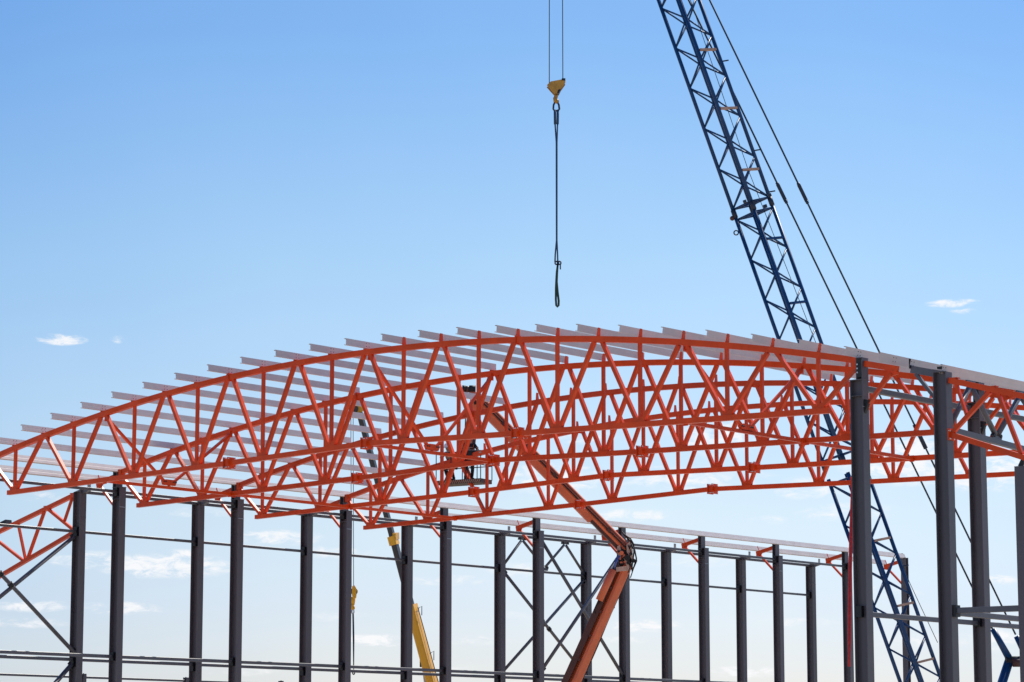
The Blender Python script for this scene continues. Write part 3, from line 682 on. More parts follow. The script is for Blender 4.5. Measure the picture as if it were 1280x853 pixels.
MB().section(oct_(.36, .56), yy(682)+sh(-.5), yy(671)+sh(-.5), side).build('collar', M['yellow'], yc)
c = yy(671)+sh(4); MB().box(c, (.16, .3, .5), side, ya).build('collar_lug', M['yellow'], yc)
c = yy(829); MB().box(c+sh(-5), (.24, .4, .42), RIGHT, AWAY).build('cylinder_mount', M['boomgrey'], yc)
MB().tube(at(532, 855, DY-.6), at(556, 1005, DY-.6), .12, 12).build('lift_cylinder', M['cream'], yc)
MB().tube(yy(832)+sh(-5), at(532, 855, DY-.6), .07, 12).build('cylinder_rod', M['galv'], yc)
for y in (762, 818):
    c = yy(y)+sh(7); MB().path([c, c+sh(5)+UP*.12, c+sh(5)-UP*.3], .022, 6).build('hose_guide', M['black'], yc)
MB().path([yy(760)+sh(7.6), yy(800)+sh(7.9), yy(1000)+sh(8.4)], .02, 6).build('hose', M['black'], yc)
hd = at(446, 511, DY-1.5)
m = MB().plate([hd+sh(-6)+UP*-.10, hd+sh(-4)+UP*.30, hd+sh(3)+UP*.36, hd+sh(8)+UP*-.05, hd+sh(4)+UP*-.42], .05, side.cross(ya))
m.build('boom_head', M['yellow'], yc)
MB().tube(hd+sh(-4)-AWAY*.14, hd+sh(-4)+AWAY*.14, .22, 16).build('head_sheave', M['boomgrey'], yc)
for xs in (438.6, 441.4): MB().tube(at(xs, 512, DY-1.5), at(xs+.6, 734, DY-1.5), .016, 6).build('hoist_rope', M['rope'], yc)
# carrier below the picture
cb = Vector((at(612, 1020, DY).x, at(612, 1020, DY).y, 0))
MB().box(cb+UP*1.5, (9.5, 2.6, .8), RIGHT, AWAY).build('carrier', M['yellow'], yc)
MB().box(cb+UP*2.4-RIGHT*.2, (3.0, 2.2, 1.0), RIGHT, AWAY).build('turret', M['yellow'], yc)
for q in (-3.4, -1.9, 1.9, 3.4):
    for s in (-1, 1):
        o = cb+RIGHT*q+AWAY*s*1.1+UP*.6; MB().tube(o-AWAY*.2, o+AWAY*.2, .6, 20).build('wheel', M['black'], yc)
# its hook block
yh = at(442.6, 745, DY-1.5); PY = (DY-1.5)/F
def yp(x, y, d=0): return yh+RIGHT*((x-442.6)*PY)+UP*((745-y)*PY)+AWAY*d
hb2 = thing('hook_block', 'small yellow hook block hanging right beside a far column', 'hook block', yh)
for d in (-.13, .13): MB().plate([yp(x, y, d) for x, y in ((440.2, 733), (443, 731.5), (446.2, 737), (445, 747), (441.6, 750), (440, 743))], .04, AWAY).build('side_plate', M['yellow'], hb2)
MB().tube(yp(442.6, 739, -.1), yp(442.6, 739, .1), .16, 16).build('sheave', M['black'], hb2)
MB().tube(yp(441.6, 746), yp(441.4, 756), .12, 10, .07).build('shank', M['yellow'], hb2)
MB().path([yp(441.4, 754), yp(440.2, 758), yp(441, 761), yp(442.4, 760.4), yp(443, 757.6)], [.08, .07, .07, .06, .03], 8).build('hook', M['yellow'], hb2)
s2 = thing('lifting_sling', 'thin grey sling hanging from the small yellow hook beside a far column', 'sling', yp(441.4, 760))
MB().path([yp(441.3+1.3*math.cos(t_), 764+3*math.sin(t_)) for t_ in [i*math.pi/5 for i in range(10)]], .03, 6, True).build('shackle', M['galv'], s2)
for q in (-.5, .6): MB().path([yp(441.6+q, 767), yp(442.4+q, 800), yp(442.9, 838)], .022, 6).build('leg', M['rope'], s2)
MB().path([yp(442.9+1.2*math.cos(t_), 840+2*math.sin(t_)) for t_ in [i*math.pi/5 for i in range(10)]], .028, 6, True).build('end_hook', M['black'], s2)

# ------------------------------------------------------------------ orange articulated lift
DL = 108.0; PL = DL/F
lf = thing('boom_lift', 'orange articulated boom lift with elbow, raising a basket into the trusses', 'boom lift', Vector((at(652, 1020, DL).x, at(652, 1020, DL).y, 0)))
def lp(x, y, d=0.): return at(x, y, DL+d)
# lower arm: two visible faces
lo0, lo1 = lp(649, 1000), lp(780.5, 701)
a1_ = (lo1-lo0).normalized()
s1 = (RIGHT*.86+AWAY*.50)
perp = AWAY.cross(a1_).normalized()
if perp.dot(RIGHT) > 0: perp = -perp
MB().section(oct_(.40, .46), lo0-perp*.10, lo1-perp*.10, s1).build('lower_arm', M['orange_lift'], lf)
MB().beam(lo0+perp*.27-AWAY*.10, lo0+(lo1-lo0)*.975+perp*.20-AWAY*.10, .24, .46, perp).build('arm_shaded_face', M['orange_dark'], lf)  # dark slab: shade on the arm's left lower face, put into the colour
for f in (.2, .28, .36, .45, .58, .68, .78, .88):
    c = lo0+(lo1-lo0)*f
    MB().box(c+perp*.06-AWAY*.33, (.1, .1, .06), a1_, AWAY).build('clamp', M['orange_dark'], lf)
MB().path([lo0+(lo1-lo0)*f-perp*(.37-.06*abs(f-.6)+.012*math.sin(f*22)) for f in [i/24 for i in range(24)]]+[lo1-perp*.33], .024, 6).build('hose', M['black'], lf)
for f in (.6, .7, .82):
    c = lo0+(lo1-lo0)*f; MB().beam(c-perp*.2, c-perp*.39, .05, .05).build('hose_guide', M['orange_dark'], lf)
# cylinder
c0, c1 = lp(749, 750, -.5), lp(766.5, 712, -.5)
MB().tube(c0, c1, .145, 14).build('lift_cylinder', M['orange_lift'], lf)
MB().tube(c1, lp(773.5, 694, -.5), .052, 12).build('cylinder_rod', M['rodblue'], lf)
MB().path([lp(750, 752, -.4), lp(745, 757, -.4), lp(743, 762, -.4), lp(745, 768, -.3)], .016, 6).path([lp(752, 750, -.4), lp(747, 752, -.4), lp(744.5, 758, -.4)], .016, 6).build('hose', M['black'], lf)
# elbow
MB().plate([lp(x, y, -.36) for x, y in ((771.5, 683), (775, 681), (777, 691), (775.5, 697), (772, 697))], .05, AWAY).build('elbow_plate', M['cream'], lf)
MB().plate([lp(x, y, -.36) for x, y in ((783, 681), (787, 676.5), (791, 688), (790.5, 699), (786.5, 695), (783.5, 690))], .05, AWAY).build('elbow_plate', M['cream'], lf)
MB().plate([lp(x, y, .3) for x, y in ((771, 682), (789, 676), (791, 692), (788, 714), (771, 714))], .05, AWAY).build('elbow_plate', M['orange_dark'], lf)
MB().plate([lp(x, y, 0) for x, y in ((772, 684), (784, 682), (788, 697), (786, 708), (773, 708))], .5, AWAY).build('elbow_block', M['black'], lf)
MB().plate([lp(x, y, -.3) for x, y in ((770, 709), (787, 707), (786, 713), (770, 714.5))], .2, AWAY).build('elbow_band', M['cream'], lf)
MB().tube(lp(777, 691, -.5), lp(777, 691, .5), .085, 14).build('elbow_pin', M['orange_lift'], lf)
MB().tube(lp(784, 697, -.5), lp(784, 697, .5), .12, 14).build('elbow_pin', M['black'], lf)
MB().beam(lp(781, 697, -.42), lp(787, 713, -.42), .05, .08, AWAY).build('elbow_link', M['cream'], lf)
MB().beam(lp(774.5, 699, -.42), lp(781, 693, -.42), .06, .07, AWAY).build('elbow_link', M['orange_lift'], lf)
MB().beam(lp(775, 703, -.42), lp(782, 702, -.42), .06, .06, AWAY).build('elbow_link', M['orange_lift'], lf)
for x_, y_, r_ in ((787.5, 683, .05), (788.5, 692, .06), (785, 703, .07), (788.5, 706, .05), (773.5, 689, .05)): MB().tube(lp(x_, y_, -.48), lp(x_, y_, -.38), r_, 10).build('hose_fitting', M['black'], lf)
for i_, ps in enumerate((((785, 681), (789, 690), (786, 699), (788, 708), (785, 716)), ((776, 683), (779, 690), (777, 699), (781, 706)), ((789, 679), (794.5, 692), (796, 701), (792, 710), (788, 722)))):
    MB().path([lp(x_, y_, -.44-.03*i_) for x_, y_ in ps], .022, 6).build('hose', M['black'], lf)
MB().tube(lp(791.5, 700.5, -.3), lp(791.5, 700.5, .1), .09, 12).build('hose_reel', M['black'], lf)
for i, ps in enumerate((((780, 668), (788, 673), (792, 680), (792.5, 690), (791, 700), (789.5, 712)), ((783, 671), (790, 678), (793.5, 688), (795.5, 698), (793, 707), (790, 714)), ((777, 664), (786, 675), (790, 684), (789.5, 696), (787, 706)))):
    MB().path([lp(x, y, -.2+.12*i) for x, y in ps], .032, 8).build('hose', M['black'], lf)
# upper arm
up0, up1 = lp(781.5, 686), lp(602, 504, -1.2)
a2_ = (up1-up0).normalized(); s2_ = RIGHT*.62+AWAY*.30+UP*.62
MB().section(oct_(.36, .46), up0, up0+(up1-up0)*1.0, s2_).build('upper_arm', M['orange_lift'], lf)
n2 = AWAY.cross(a2_).normalized()
if n2.dot(UP) < 0: n2 = -n2
MB().beam(up0+(up1-up0)*.22-n2*.20, up0+(up1-up0)*.93-n2*.19, .20, .46, n2).build('arm_sleeve', M['orange_lift'], lf)
MB().beam(up0-n2*.17, up0+(up1-up0)*.22-n2*.15, .16, .40, n2).build('arm_shaded_face', M['orange_dark'], lf)  # darker colour for the arm's shaded lower face near the elbow
MB().beam(up0+n2*.03-AWAY*.30, up1+n2*.03-AWAY*.30, .05, .05, n2).build('hose', M['black'], lf)
MB().beam(up0+n2*.12-AWAY*.29, up1+n2*.12-AWAY*.29, .03, .03, n2).build('hose', M['orange_dark'], lf)
for f in (.12, .3, .5, .7, .85):
    c = up0+(up1-up0)*f+n2*.04-AWAY*.3; MB().box(c, (.16, .08, .16), a2_, AWAY).build('clamp', M['orange_dark'], lf)
# jib hanging from the tip down to the basket
j0, j1 = lp(594, 497, -1.2), lp(580, 566, -1.2)
MB().plate([lp(605, 497, -1.2), lp(598, 490, -1.2), lp(588, 494, -1.2), lp(590, 508, -1.2), lp(603, 514, -1.2)], .5, AWAY).build('jib_knuckle', M['orange_lift'], lf)
MB().beam(j0, lp(585, 545, -1.2), .34, .38, RIGHT).build('jib', M['orange_lift'], lf)
MB().beam(lp(586, 540, -1.3), lp(577, 572, -1.3), .26, .30, RIGHT).build('jib', M['orange_lift'], lf)
MB().tube(lp(592, 540, -1.2), lp(589, 564, -1.2), .13, 12).build('jib_cylinder', M['orange_dark'], lf)
MB().path([lp(588, 505, -1.4), lp(582, 520, -1.5), lp(581.5, 534, -1.5), lp(583, 540, -1.4)], .022, 6).build('hose', M['black'], lf)
MB().path([lp(592, 502, -1.5), lp(594, 500, -1.5), lp(595, 505, -1.5)], .07, 8).build('hose', M['black'], lf)
m = MB().tube(lp(577.8, 486, -1.2), lp(582.2, 486, -1.2), .145, 16).tube(lp(586.6, 486, -1.2), lp(594.6, 486, -1.2), .145, 16); m.build('rotator', M['black'], lf)
MB().tube(lp(582.2, 486.2, -1.2), lp(586.6, 486.2, -1.2), .125, 16).build('rotator_drum', M['orange_dark'], lf)
MB().beam(lp(590, 489, -1.2), lp(594, 498, -1.2), .16, .2, AWAY).build('rotator_arm', M['orange_lift'], lf)
# basket
fc = lp(580, 601, -1.6); fx = (RIGHT*.86-AWAY*.50).normalized(); fy = UP.cross(fx)
W, Dp = 2.0, .85
def bp(x, y, z=0): return fc+fx*x+fy*y+UP*z
pf = MB().box(fc-UP*.06, (W, Dp, .16), fx, fy).build('platform', M['grating'], lf)
m = MB()
for i in range(22):
    q = -W/2+W*(i+.5)/22; m.beam(bp(q-.035, -Dp/2-.012, -.12), bp(q+.035, -Dp/2-.012, 0), .012, .025, fy)
m.build('tread_edge', M['wood'], pf)
m = MB()
for x in (-W/2, -W/6, W/6, W/2):
    for y in (-Dp/2, Dp/2): m.tube(bp(x, y, 0), bp(x, y, 1.08), .019, 8)
for z in (.55, 1.08):
    c4 = [bp(-W/2, -Dp/2, z), bp(W/2, -Dp/2, z), bp(W/2, Dp/2, z), bp(-W/2, Dp/2, z)]
    for i in range(4): m.tube(c4[i], c4[(i+1) % 4], .019, 8)
m.build('guard_rail', M['black'], pf)
MB().box(bp(.35, -Dp/2+.12, 1.02), (.5, .22, .2), fx, fy).build('control_box', M['black'], pf)
MB().path([bp(.62+.10*math.cos(t_), -Dp/2-.02, .55+.16*math.sin(t_)) for t_ in [i*math.pi/6 for i in range(12)]], .014, 6, True).build('coiled_cable', M['black'], pf)
MB().beam(lp(577, 572, -1.3), bp(0, Dp/2+.05, .1), .2, .2, RIGHT).build('platform_bracket', M['orange_lift'], lf)
# turntable and chassis below the picture
cb = Vector((lo0.x, lo0.y, 0))
MB().box(cb+UP*1.0, (3.4, 2.1, .6), RIGHT, AWAY).build('chassis', M['orange_lift'], lf)
MB().box(cb+UP*1.65+RIGHT*.4, (2.6, 1.9, .8), RIGHT, AWAY).build('turntable', M['orange_lift'], lf)
for q in (-1.3, 1.3):
    for s in (-1, 1):
        o = cb+RIGHT*q+AWAY*s*1.0+UP*.5; MB().tube(o-AWAY*.18, o+AWAY*.18, .5, 20).build('wheel', M['black'], lf)
# battens resting on the rail
for i, (a, b, lb) in enumerate(((bp(.25, .1, 1.12), bp(1.05, -.5, 1.0), 'pale batten lying across the basket rail, the upper one'), (bp(.3, -.5, 1.13), bp(1.0, .35, 1.13), 'pale batten crossing another on the basket rail, the lower one'))):
    o = MB().beam(a, b, .06, .05, UP).build('wooden_batten', M['cream'], None, tuple(a)); tag(o, lb, 'batten', 'battens on the basket rail')

# ------------------------------------------------------------------ the two workers in the basket
def person(label, origin, heading, J, jacket):
    """J: joint name -> (x right, y forward, z up) in metres; one continuous skin"""
    f = Vector((math.cos(heading), math.sin(heading), 0)); rgt = Vector((f.y, -f.x, 0))
    def w(p): return Vector(origin)+rgt*p[0]+f*p[1]+UP*p[2]
    t = thing('person', label, 'person', origin, 'workers in the lift basket')
    def skin(name, chains, mat, root, sub=1):
        vs = []; es = []; rad = []; idx = {}
        for chain in chains:
            last = None
            for key, p, r in chain:
                if key in idx: i = idx[key]
                else:
                    i = len(vs); idx[key] = i; vs.append(w(p)-Vector(origin)); rad.append(r)
                if last is not None: es.append((last, i))
                last = i
        me = bpy.data.meshes.new(name); me.from_pydata([tuple(v) for v in vs], es, [])
        ob = bpy.data.objects.new(name, me); COL.objects.link(ob)
        sk = ob.modifiers.new('Skin', 'SKIN'); sk.use_smooth_shade = True
        for i, r in enumerate(rad):
            d = me.skin_vertices[0].data[i]; d.radius = (r[0], r[1]) if isinstance(r, tuple) else (r, r); d.use_root = (i == idx[root])
        sb = ob.modifiers.new('Subdivision', 'SUBSURF'); sb.levels = sb.render_levels = sub
        dg = bpy.context.evaluated_depsgraph_get(); ev = bpy.data.meshes.new_from_object(ob.evaluated_get(dg))
        bpy.data.objects.remove(ob); ev.name = name; ev.materials.clear(); ev.materials.append(mat)
        for p in ev.polygons: p.use_smooth = True; p.material_index = 0
        ob = bpy.data.objects.new(name, ev); COL.objects.link(ob); ob.parent = t; ob['_o'] = tuple(origin)
        return ob
    L = lambda a, b, k: tuple(x+(y-x)*k for x, y in zip(a, b))
    ch_ = [[('pelvis', J['pelvis'], (.145, .11)), ('waist', L(J['pelvis'], J['chest'], .45), (.13, .10)), ('chest', J['chest'], (.165, .115)), ('collar', L(J['chest'], J['neck'], .7), (.11, .09)), ('neck', J['neck'], .058), ('skull', L(J['neck'], J['head'], .45), (.075, .085)), ('head', J['head'], (.08, .098)), ('crown', L(J['neck'], J['head'], 1.45), (.055, .07))]]
    for s in ('l', 'r'):
        sh, el, wr = J['shoulder_'+s], J['elbow_'+s], J['wrist_'+s]
        ch_.append([('chest', None, 0), ('sh'+s, sh, .062), ('ua'+s, L(sh, el, .5), .052), ('el'+s, el, .043), ('fa'+s, L(el, wr, .4), .042), ('wr'+s, wr, .028)])
        d = Vector(wr)-Vector(el); d.normalize(); sd = Vector((d.y, -d.x, 0)) if abs(d.z) < .9 else Vector((1, 0, 0)); sd.normalize(); cu = d.cross(sd)
        pm = tuple(Vector(wr)+d*.06); ch_.append([('wr'+s, None, 0), ('pm'+s, pm, (.038, .022))])
        for i, (off, ln) in enumerate(((-.03, .068), (-.01, .078), (.01, .074), (.028, .058))):
            k = Vector(wr)+d*.095+sd*off; ch_.append([('pm'+s, None, 0), ('k%d%s' % (i, s), tuple(k), .010), ('m%d%s' % (i, s), tuple(k+d*ln*.5+cu*.015), .009), ('t%d%s' % (i, s), tuple(k+d*ln*.8+cu*.045), .007)])
        k = Vector(wr)+d*.03-sd*.04; ch_.append([('pm'+s, None, 0), ('tb'+s, tuple(k), .012), ('tt'+s, tuple(k+d*.045-sd*.015+cu*.02), .009)])
        hp_, kn, an = J['hip_'+s], J['knee_'+s], J['ankle_'+s]
        ch_.append([('pelvis', None, 0), ('hp'+s, hp_, .092), ('th'+s, L(hp_, kn, .5), .080), ('kn'+s, kn, .060), ('cf'+s, L(kn, an, .35), .058), ('an'+s, an, .042), ('toe'+s, (an[0], an[1]+.15, .035), (.042, .03))])
    body = skin('body', ch_, M['skin'], 'pelvis')
    # clothes follow the body a little outside it
    g_ = lambda r, e=.016: (r[0]+e, r[1]+e) if isinstance(r, tuple) else r+e
    src = {k: (p, r) for c_ in ch_ for k, p, r in c_ if p is not None}
    def cl(keys): return [(k, src[k][0], g_(src[k][1])) for k in keys]
    jk = [cl(['pelvis', 'waist', 'chest', 'collar'])]+[cl(['chest', 'sh'+s, 'ua'+s, 'el'+s, 'fa'+s]) for s in 'lr']
    tr = [[('pelvis', src['pelvis'][0], (.158, .124))]+cl(['hp'+s, 'th'+s, 'kn'+s, 'cf'+s, 'an'+s]) for s in 'lr']
    skin('jacket', jk, jacket, 'waist' if False else 'pelvis'); skin('trousers', tr, M['cloth_dark'], 'pelvis')
    bt = MB(); o = Vector(origin)
    for s in 'lr':
        a = J['ankle_'+s]; bt.path([w((a[0], a[1]-.05, .045)), w((a[0], a[1]+.05, .05)), w((a[0], a[1]+.17, .045)), w((a[0], a[1]+.21, .04))], [.05, .056, .052, .035], 10).tube(w((a[0], a[1], .05)), w((a[0], a[1], .16)), .055, 10)
    bt.build('boots', M['black'], t)
    # face and helmet
    hd_ = Vector(J['head']); up_ = (hd_-Vector(J['neck'])).normalized()
    fw = Vector((0, 1, 0)); fw = (fw-up_*up_.dot(fw)).normalized(); rt = fw.cross(up_)
    H = lambda a, b, c: w(tuple(hd_+rt*a+fw*b+up_*c))
    fc_ = MB()
    fc_.path([H(0, .085, .03), H(0, .105, -.005), H(0, .115, -.02), H(0, .09, -.03)], [.008, .012, .016, .01], 8)
    for s in (-1, 1): fc_.ball(H(s*.082, -.005, -.005), .024, 8, 6, (.5, 1, 1))
    fc_.build('nose_and_ears', M['skin'], t)
    ey = MB()
    for s in (-1, 1): ey.ball(H(s*.03, .088, .012), .010, 8, 6)
    ey.path([H(-.022, .094, -.055), H(0, .099, -.056), H(.022, .094, -.055)], .005, 6)
    ey.build('eyes_and_mouth', M['black'], t)
    hm = MB(); n = 20; rings = []
    for j in range(8):
        th = math.pi/2*j/7; rings.append([H(.108*math.cos(th)*math.cos(2*math.pi*i/n), .128*math.cos(th)*math.sin(2*math.pi*i/n), .045+.115*math.sin(th)) for i in range(n)])
    vs = [p for r_ in rings for p in r_]; fs = [[j*n+i, j*n+(i+1) % n, (j+1)*n+(i+1) % n, (j+1)*n+i] for j in range(7) for i in range(n)]
    fs.append([i for i in range(n)][::-1]); hm._add(vs, fs, True)
    hm.plate([H(-.09, .09, .05), H(.09, .09, .05), H(.05, .165, .042), H(-.05, .165, .042)], .008, up_)
    hm.build('helmet', M['helmet'], t)
    hs = MB()
    cx_ = J['chest']; pe = J['pelvis']
    for s in (-1, 1):
        hs.path([w((s*.09, cx_[1]+.135, cx_[2]+.09)), w((s*.09, (cx_[1]+pe[1])/2+.14, (cx_[2]+pe[2])/2)), w((s*.10, pe[1]+.14, pe[2]+.02))], .018, 6)
        hs.path([w((s*.09, cx_[1]-.135, cx_[2]+.09)), w((-s*.03, (cx_[1]+pe[1])/2-.14, (cx_[2]+pe[2])/2)), w((s*.08, pe[1]-.14, pe[2]+.02))], .018, 6)
    hs.build('harness', M['harness'], t)
    return t
hv = math.atan2(-AWAY.y, -AWAY.x)          # facing the truss and the viewer
J1 = dict(pelvis=(0, -.18, .62), chest=(0, .08, .98), neck=(0, .18, 1.17), head=(0, .25, 1.30),
          shoulder_l=(-.19, .10, 1.07), elbow_l=(-.27, .26, .86), wrist_l=(-.16, .44, .98), shoulder_r=(.19, .10, 1.07), elbow_r=(.28, .25, .88), wrist_r=(.14, .45, 1.02),
          hip_l=(-.10, -.17, .60), knee_l=(-.14, .17, .47), ankle_l=(-.13, -.06, .09), hip_r=(.10, -.17, .60), knee_r=(.15, .15, .46), ankle_r=(.14, -.10, .09))
person('crouching worker in dark clothes and white helmet at the left of the lift basket', bp(-.62, 0, .025), hv-.5, J1, M['cloth_grey'])
J2 = dict(pelvis=(0, -.02, .90), chest=(0, .10, 1.28), neck=(0, .16, 1.47), head=(0, .20, 1.60),
          shoulder_l=(-.19, .12, 1.37), elbow_l=(-.25, .28, 1.16), wrist_l=(-.16, .48, 1.22), shoulder_r=(.19, .12, 1.37), elbow_r=(.26, .26, 1.15), wrist_r=(.15, .46, 1.20),
          hip_l=(-.10, -.01, .88), knee_l=(-.12, .06, .48), ankle_l=(-.12, -.02, .09), hip_r=(.10, -.01, .88), knee_r=(.13, .04, .48), ankle_r=(.14, -.06, .09))
person('standing worker in dark clothes and white helmet beside the lift jib', bp(.16, .12, .025), hv+.35, J2, M['cloth_dark'])

# ------------------------------------------------------------------ camera
cam = bpy.data.cameras.new('camera'); co = bpy.data.objects.new('camera', cam); COL.objects.link(co)
co.location = CAM; co.rotation_euler = (math.pi/2+PITCH, 0, YAW)
cam.sensor_width = 36; cam.lens = 36*F/1280; cam.clip_start = .5; cam.clip_end = 8000
scene.camera = co

# ------------------------------------------------------------------ light
SUN = Vector((-.06, .585, .808)).normalized()
el = math.asin(SUN.z); az = math.atan2(SUN.x, SUN.y)
sl_ = bpy.data.lights.new('sun', 'SUN'); so = bpy.data.objects.new('sun', sl_); COL.objects.link(so)
so.rotation_euler = SUN.to_track_quat('Z', 'Y').to_euler(); so.location = (0, 0, 60)
sl_.energy = 5.0; sl_.angle = math.radians(.53); sl_.color = (1, .95, .86)

w = bpy.data.worlds.new('World'); scene.world = w; w.use_nodes = True
nt = w.node_tree; N = nt.nodes.new; L = nt.links.new
for n in list(nt.nodes): nt.nodes.remove(n)
out = N('ShaderNodeOutputWorld'); bg = N('ShaderNodeBackground'); L(bg.outputs[0], out.inputs[0])
sky = N('ShaderNodeTexSky'); sky.sky_type = 'NISHITA'; sky.sun_disc = False
sky.sun_elevation = el; sky.sun_rotation = az; sky.altitude = 150; sky.air_density = 1.0; sky.dust_density = .6; sky.ozone_density = 1.6
bg.inputs['Strength'].default_value = .15
# small clouds, placed by compass bearing and height angle on the sky
tc = N('ShaderNodeTexCoord'); sep = N('ShaderNodeSeparateXYZ'); L(tc.outputs['Generated'], sep.inputs[0])
def math_(op, a, b=None, c=None):
    m = N('ShaderNodeMath'); m.operation = op
    for i, v in enumerate((a, b, c)):
        if v is None: continue
        if isinstance(v, (int, float)): m.inputs[i].default_value = v
        else: L(v, m.inputs[i])
    return m.outputs[0]
# bearing measured clockwise from the (-x,+y) quarter so that it stays far from the wrap
ca, sa = math.cos(YAW), math.sin(YAW)
rx = math_('ADD', math_('MULTIPLY', sep.outputs['X'], ca), math_('MULTIPLY', sep.outputs['Y'], sa))
ry = math_('ADD', math_('MULTIPLY', sep.outputs['X'], -sa), math_('MULTIPLY', sep.outputs['Y'], ca))
bear = math_('MULTIPLY', math_('ARCTAN2', rx, ry), 57.2958)
elev = math_('MULTIPLY', math_('ARCSINE', sep.outputs['Z']), 57.2958)
# clear-air tint of the sky, by height angle only
rp = N('ShaderNodeValToRGB'); L(math_('MULTIPLY', elev, 1/30), rp.inputs['Fac'])
el_ = rp.color_ramp.elements; el_[1].position = 1
for p_, c_ in ((0, (.77, .78, 1.02)), (.115, (.815, .81, .98)), (.18, (.90, .875, .935)), (.35, (.80, .905, .97)), (.51, (.575, .80, 1.0)), (.8, (.47, .73, 1.02)), (1, (.47, .73, 1.02))):
    e_ = el_[0] if p_ == 0 else (el_[len(el_)-1] if p_ == 1 else el_.new(p_)); e_.color = tuple(v*.86 for v in c_)+(1,)
cv = N('ShaderNodeCombineXYZ'); L(bear, cv.inputs[0]); L(elev, cv.inputs[1])
n1 = N('ShaderNodeTexNoise'); n1.inputs['Scale'].default_value = 2.6; n1.inputs['Detail'].default_value = 11; n1.inputs['Roughness'].default_value = .66; n1.inputs['Distortion'].default_value = .6
mp = N('ShaderNodeMapping'); mp.inputs['Scale'].default_value = (.8, 2.0, 1); L(cv.outputs[0], mp.inputs['Vector']); L(mp.outputs[0], n1.inputs['Vector'])
def bearing(x, y):
    r = ray(x, y); a = r.x*cs+r.y*sn; b = -r.x*sn+r.y*cs
    return math.degrees(math.atan2(a, b)), math.degrees(math.asin(r.z/r.length))
# (bearing, height, half width, half height, strength)
clouds = []
for x, y, wd, ht, st in ((76, 424, 34, 8, 1.0), (148, 424, 12, 6, .45), (1192, 379, 38, 6, .95), (1205, 388, 22, 5, .5),
                         (205, 707, 95, 17, 1.0), (228, 693, 26, 8, .9), (150, 760, 60, 9, .8), (40, 757, 50, 9, .7), (30, 778, 60, 8, .6), (350, 672, 60, 11, .8), (470, 800, 48, 9, .95),
                         (560, 725, 55, 8, .55), (650, 712, 50, 10, .6), (690, 598, 70, 22, .85), (640, 770, 50, 8, .4), (790, 644, 55, 9, .75), (805, 782, 50, 9, .9), (770, 800, 50, 6, .5),
                         (900, 545, 70, 28, .8), (960, 650, 28, 7, .5), (1010, 610, 60, 16, .6), (1140, 575, 100, 34, 1.0), (1230, 590, 90, 26, .9), (930, 840, 50, 9, .8), (1000, 778, 60, 7, .5), (560, 838, 60, 8, .4),
                         (1160, 800, 90, 12, .5), (1240, 725, 40, 8, .7), (1250, 800, 40, 16, .7), (300, 838, 60, 8, .5), (820, 705, 30, 5, .3), (120, 700, 70, 14, .6), (420, 690, 60, 10, .5), (250, 640, 60, 8, .4), (60, 620, 50, 8, .45), (880, 700, 60, 10, .45), (600, 800, 70, 8, .5), (420, 770, 60, 8, .4), (860, 600, 120, 22, .6), (720, 545, 60, 12, .5), (1060, 640, 70, 14, .55), (1100, 740, 60, 10, .5)):
    b0, e0 = bearing(x, y); k = 180/math.pi/F
    clouds.append((b0, e0, wd*k, ht*k, st))
dens = None
for b0, e0, wd, ht, st in clouds:
    dx = math_('MULTIPLY', math_('SUBTRACT', bear, b0), 1/wd); dy = math_('MULTIPLY', math_('SUBTRACT', elev, e0), 1/ht)
    dd = math_('ADD', math_('MULTIPLY', dx, dx), math_('MULTIPLY', dy, dy))
    v = math_('MULTIPLY', math_('SUBTRACT', 1.25, dd), st)
    v = math_('MAXIMUM', v, 0)
    dens = v if dens is None else math_('MAXIMUM', dens, v)
nz = math_('MULTIPLY_ADD', n1.outputs['Fac'], 4.4, -2.25)
cl = math_('ADD', math_('MULTIPLY', dens, .75), math_('MULTIPLY', nz, math_('MINIMUM', dens, .9)))
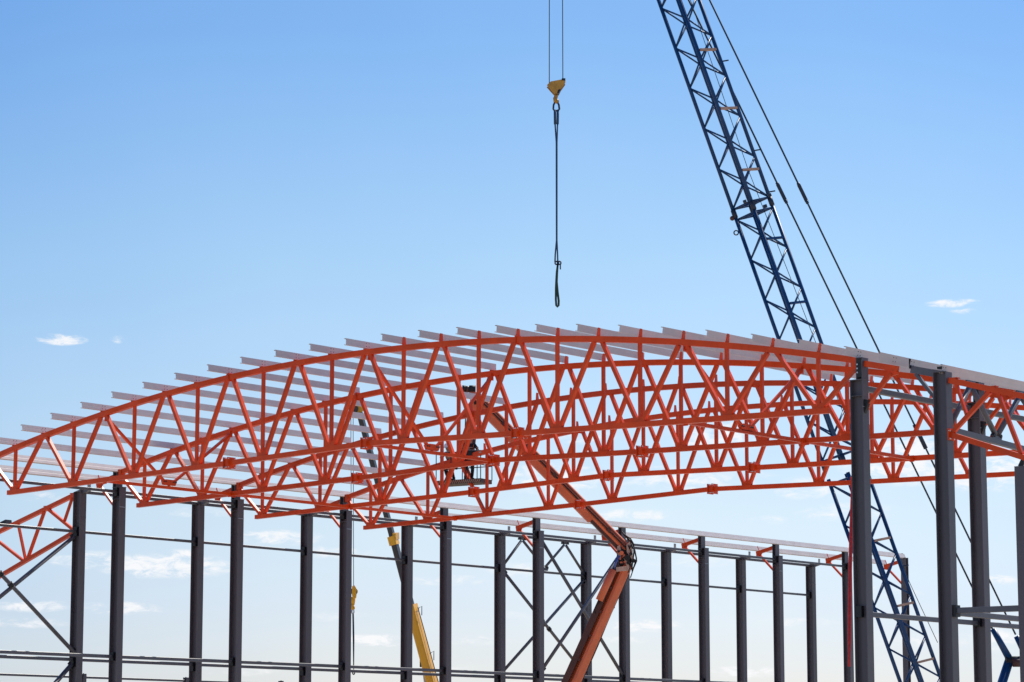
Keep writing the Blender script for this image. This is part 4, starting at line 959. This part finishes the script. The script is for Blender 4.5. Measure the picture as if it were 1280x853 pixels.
mr = N('ShaderNodeMapRange'); mr.interpolation_type = 'SMOOTHSTEP'; L(cl, mr.inputs['Value']); mr.inputs['From Min'].default_value = .10; mr.inputs['From Max'].default_value = 1.08; mr.inputs['To Max'].default_value = .9
mx = N('ShaderNodeMix'); mx.data_type = 'RGBA'; L(mr.outputs['Result'], mx.inputs['Factor']); gr = N('ShaderNodeMix'); gr.data_type = 'RGBA'; gr.blend_type = 'MULTIPLY'; gr.inputs['Factor'].default_value = 1
L(sky.outputs[0], gr.inputs['A']); L(rp.outputs['Color'], gr.inputs['B']); 
# lens vignette put into the sky colour: brighter mid bearings, plus uneven haze
bc = N('ShaderNodeClamp'); bc.inputs['Min'].default_value = -14; bc.inputs['Max'].default_value = 14; L(bear, bc.inputs['Value'])
nh = N('ShaderNodeTexNoise'); nh.inputs['Scale'].default_value = .22; nh.inputs['Detail'].default_value = 5; L(cv.outputs[0], nh.inputs['Vector'])
hz = math_('MULTIPLY_ADD', nh.outputs['Fac'], .10, .95)
cx = N('ShaderNodeCombineXYZ')
off_ = math_('SUBTRACT', bc.outputs[0], 1.5); sq_ = math_('MULTIPLY', off_, off_)
for i_, (k_, t_) in enumerate(((-.00115, 1.09), (-.0007, 1.065), (-.0002, 1.025))): L(math_('MULTIPLY', math_('MULTIPLY_ADD', sq_, k_, t_), math_('MULTIPLY_ADD', math_('SUBTRACT', hz, 1), (1.3, .8, .2)[i_], 1)), cx.inputs[i_])
g2 = N('ShaderNodeMix'); g2.data_type = 'RGBA'; g2.blend_type = 'MULTIPLY'; g2.inputs['Factor'].default_value = 1
L(gr.outputs['Result'], g2.inputs['A']); L(cx.outputs[0], g2.inputs['B']); L(g2.outputs['Result'], mx.inputs['A']); mx.inputs['B'].default_value = (6.5, 6.52, 6.62, 1)
L(mx.outputs['Result'], bg.inputs['Color'])

vs_ = scene.view_settings; vs_.view_transform = 'Standard'; vs_.look = 'None'; vs_.exposure = 0; vs_.gamma = 1
scene.render.engine = 'CYCLES'
scene.cycles.max_bounces = 5
for o in bpy.data.objects:
    if '_o' in o: del o['_o']
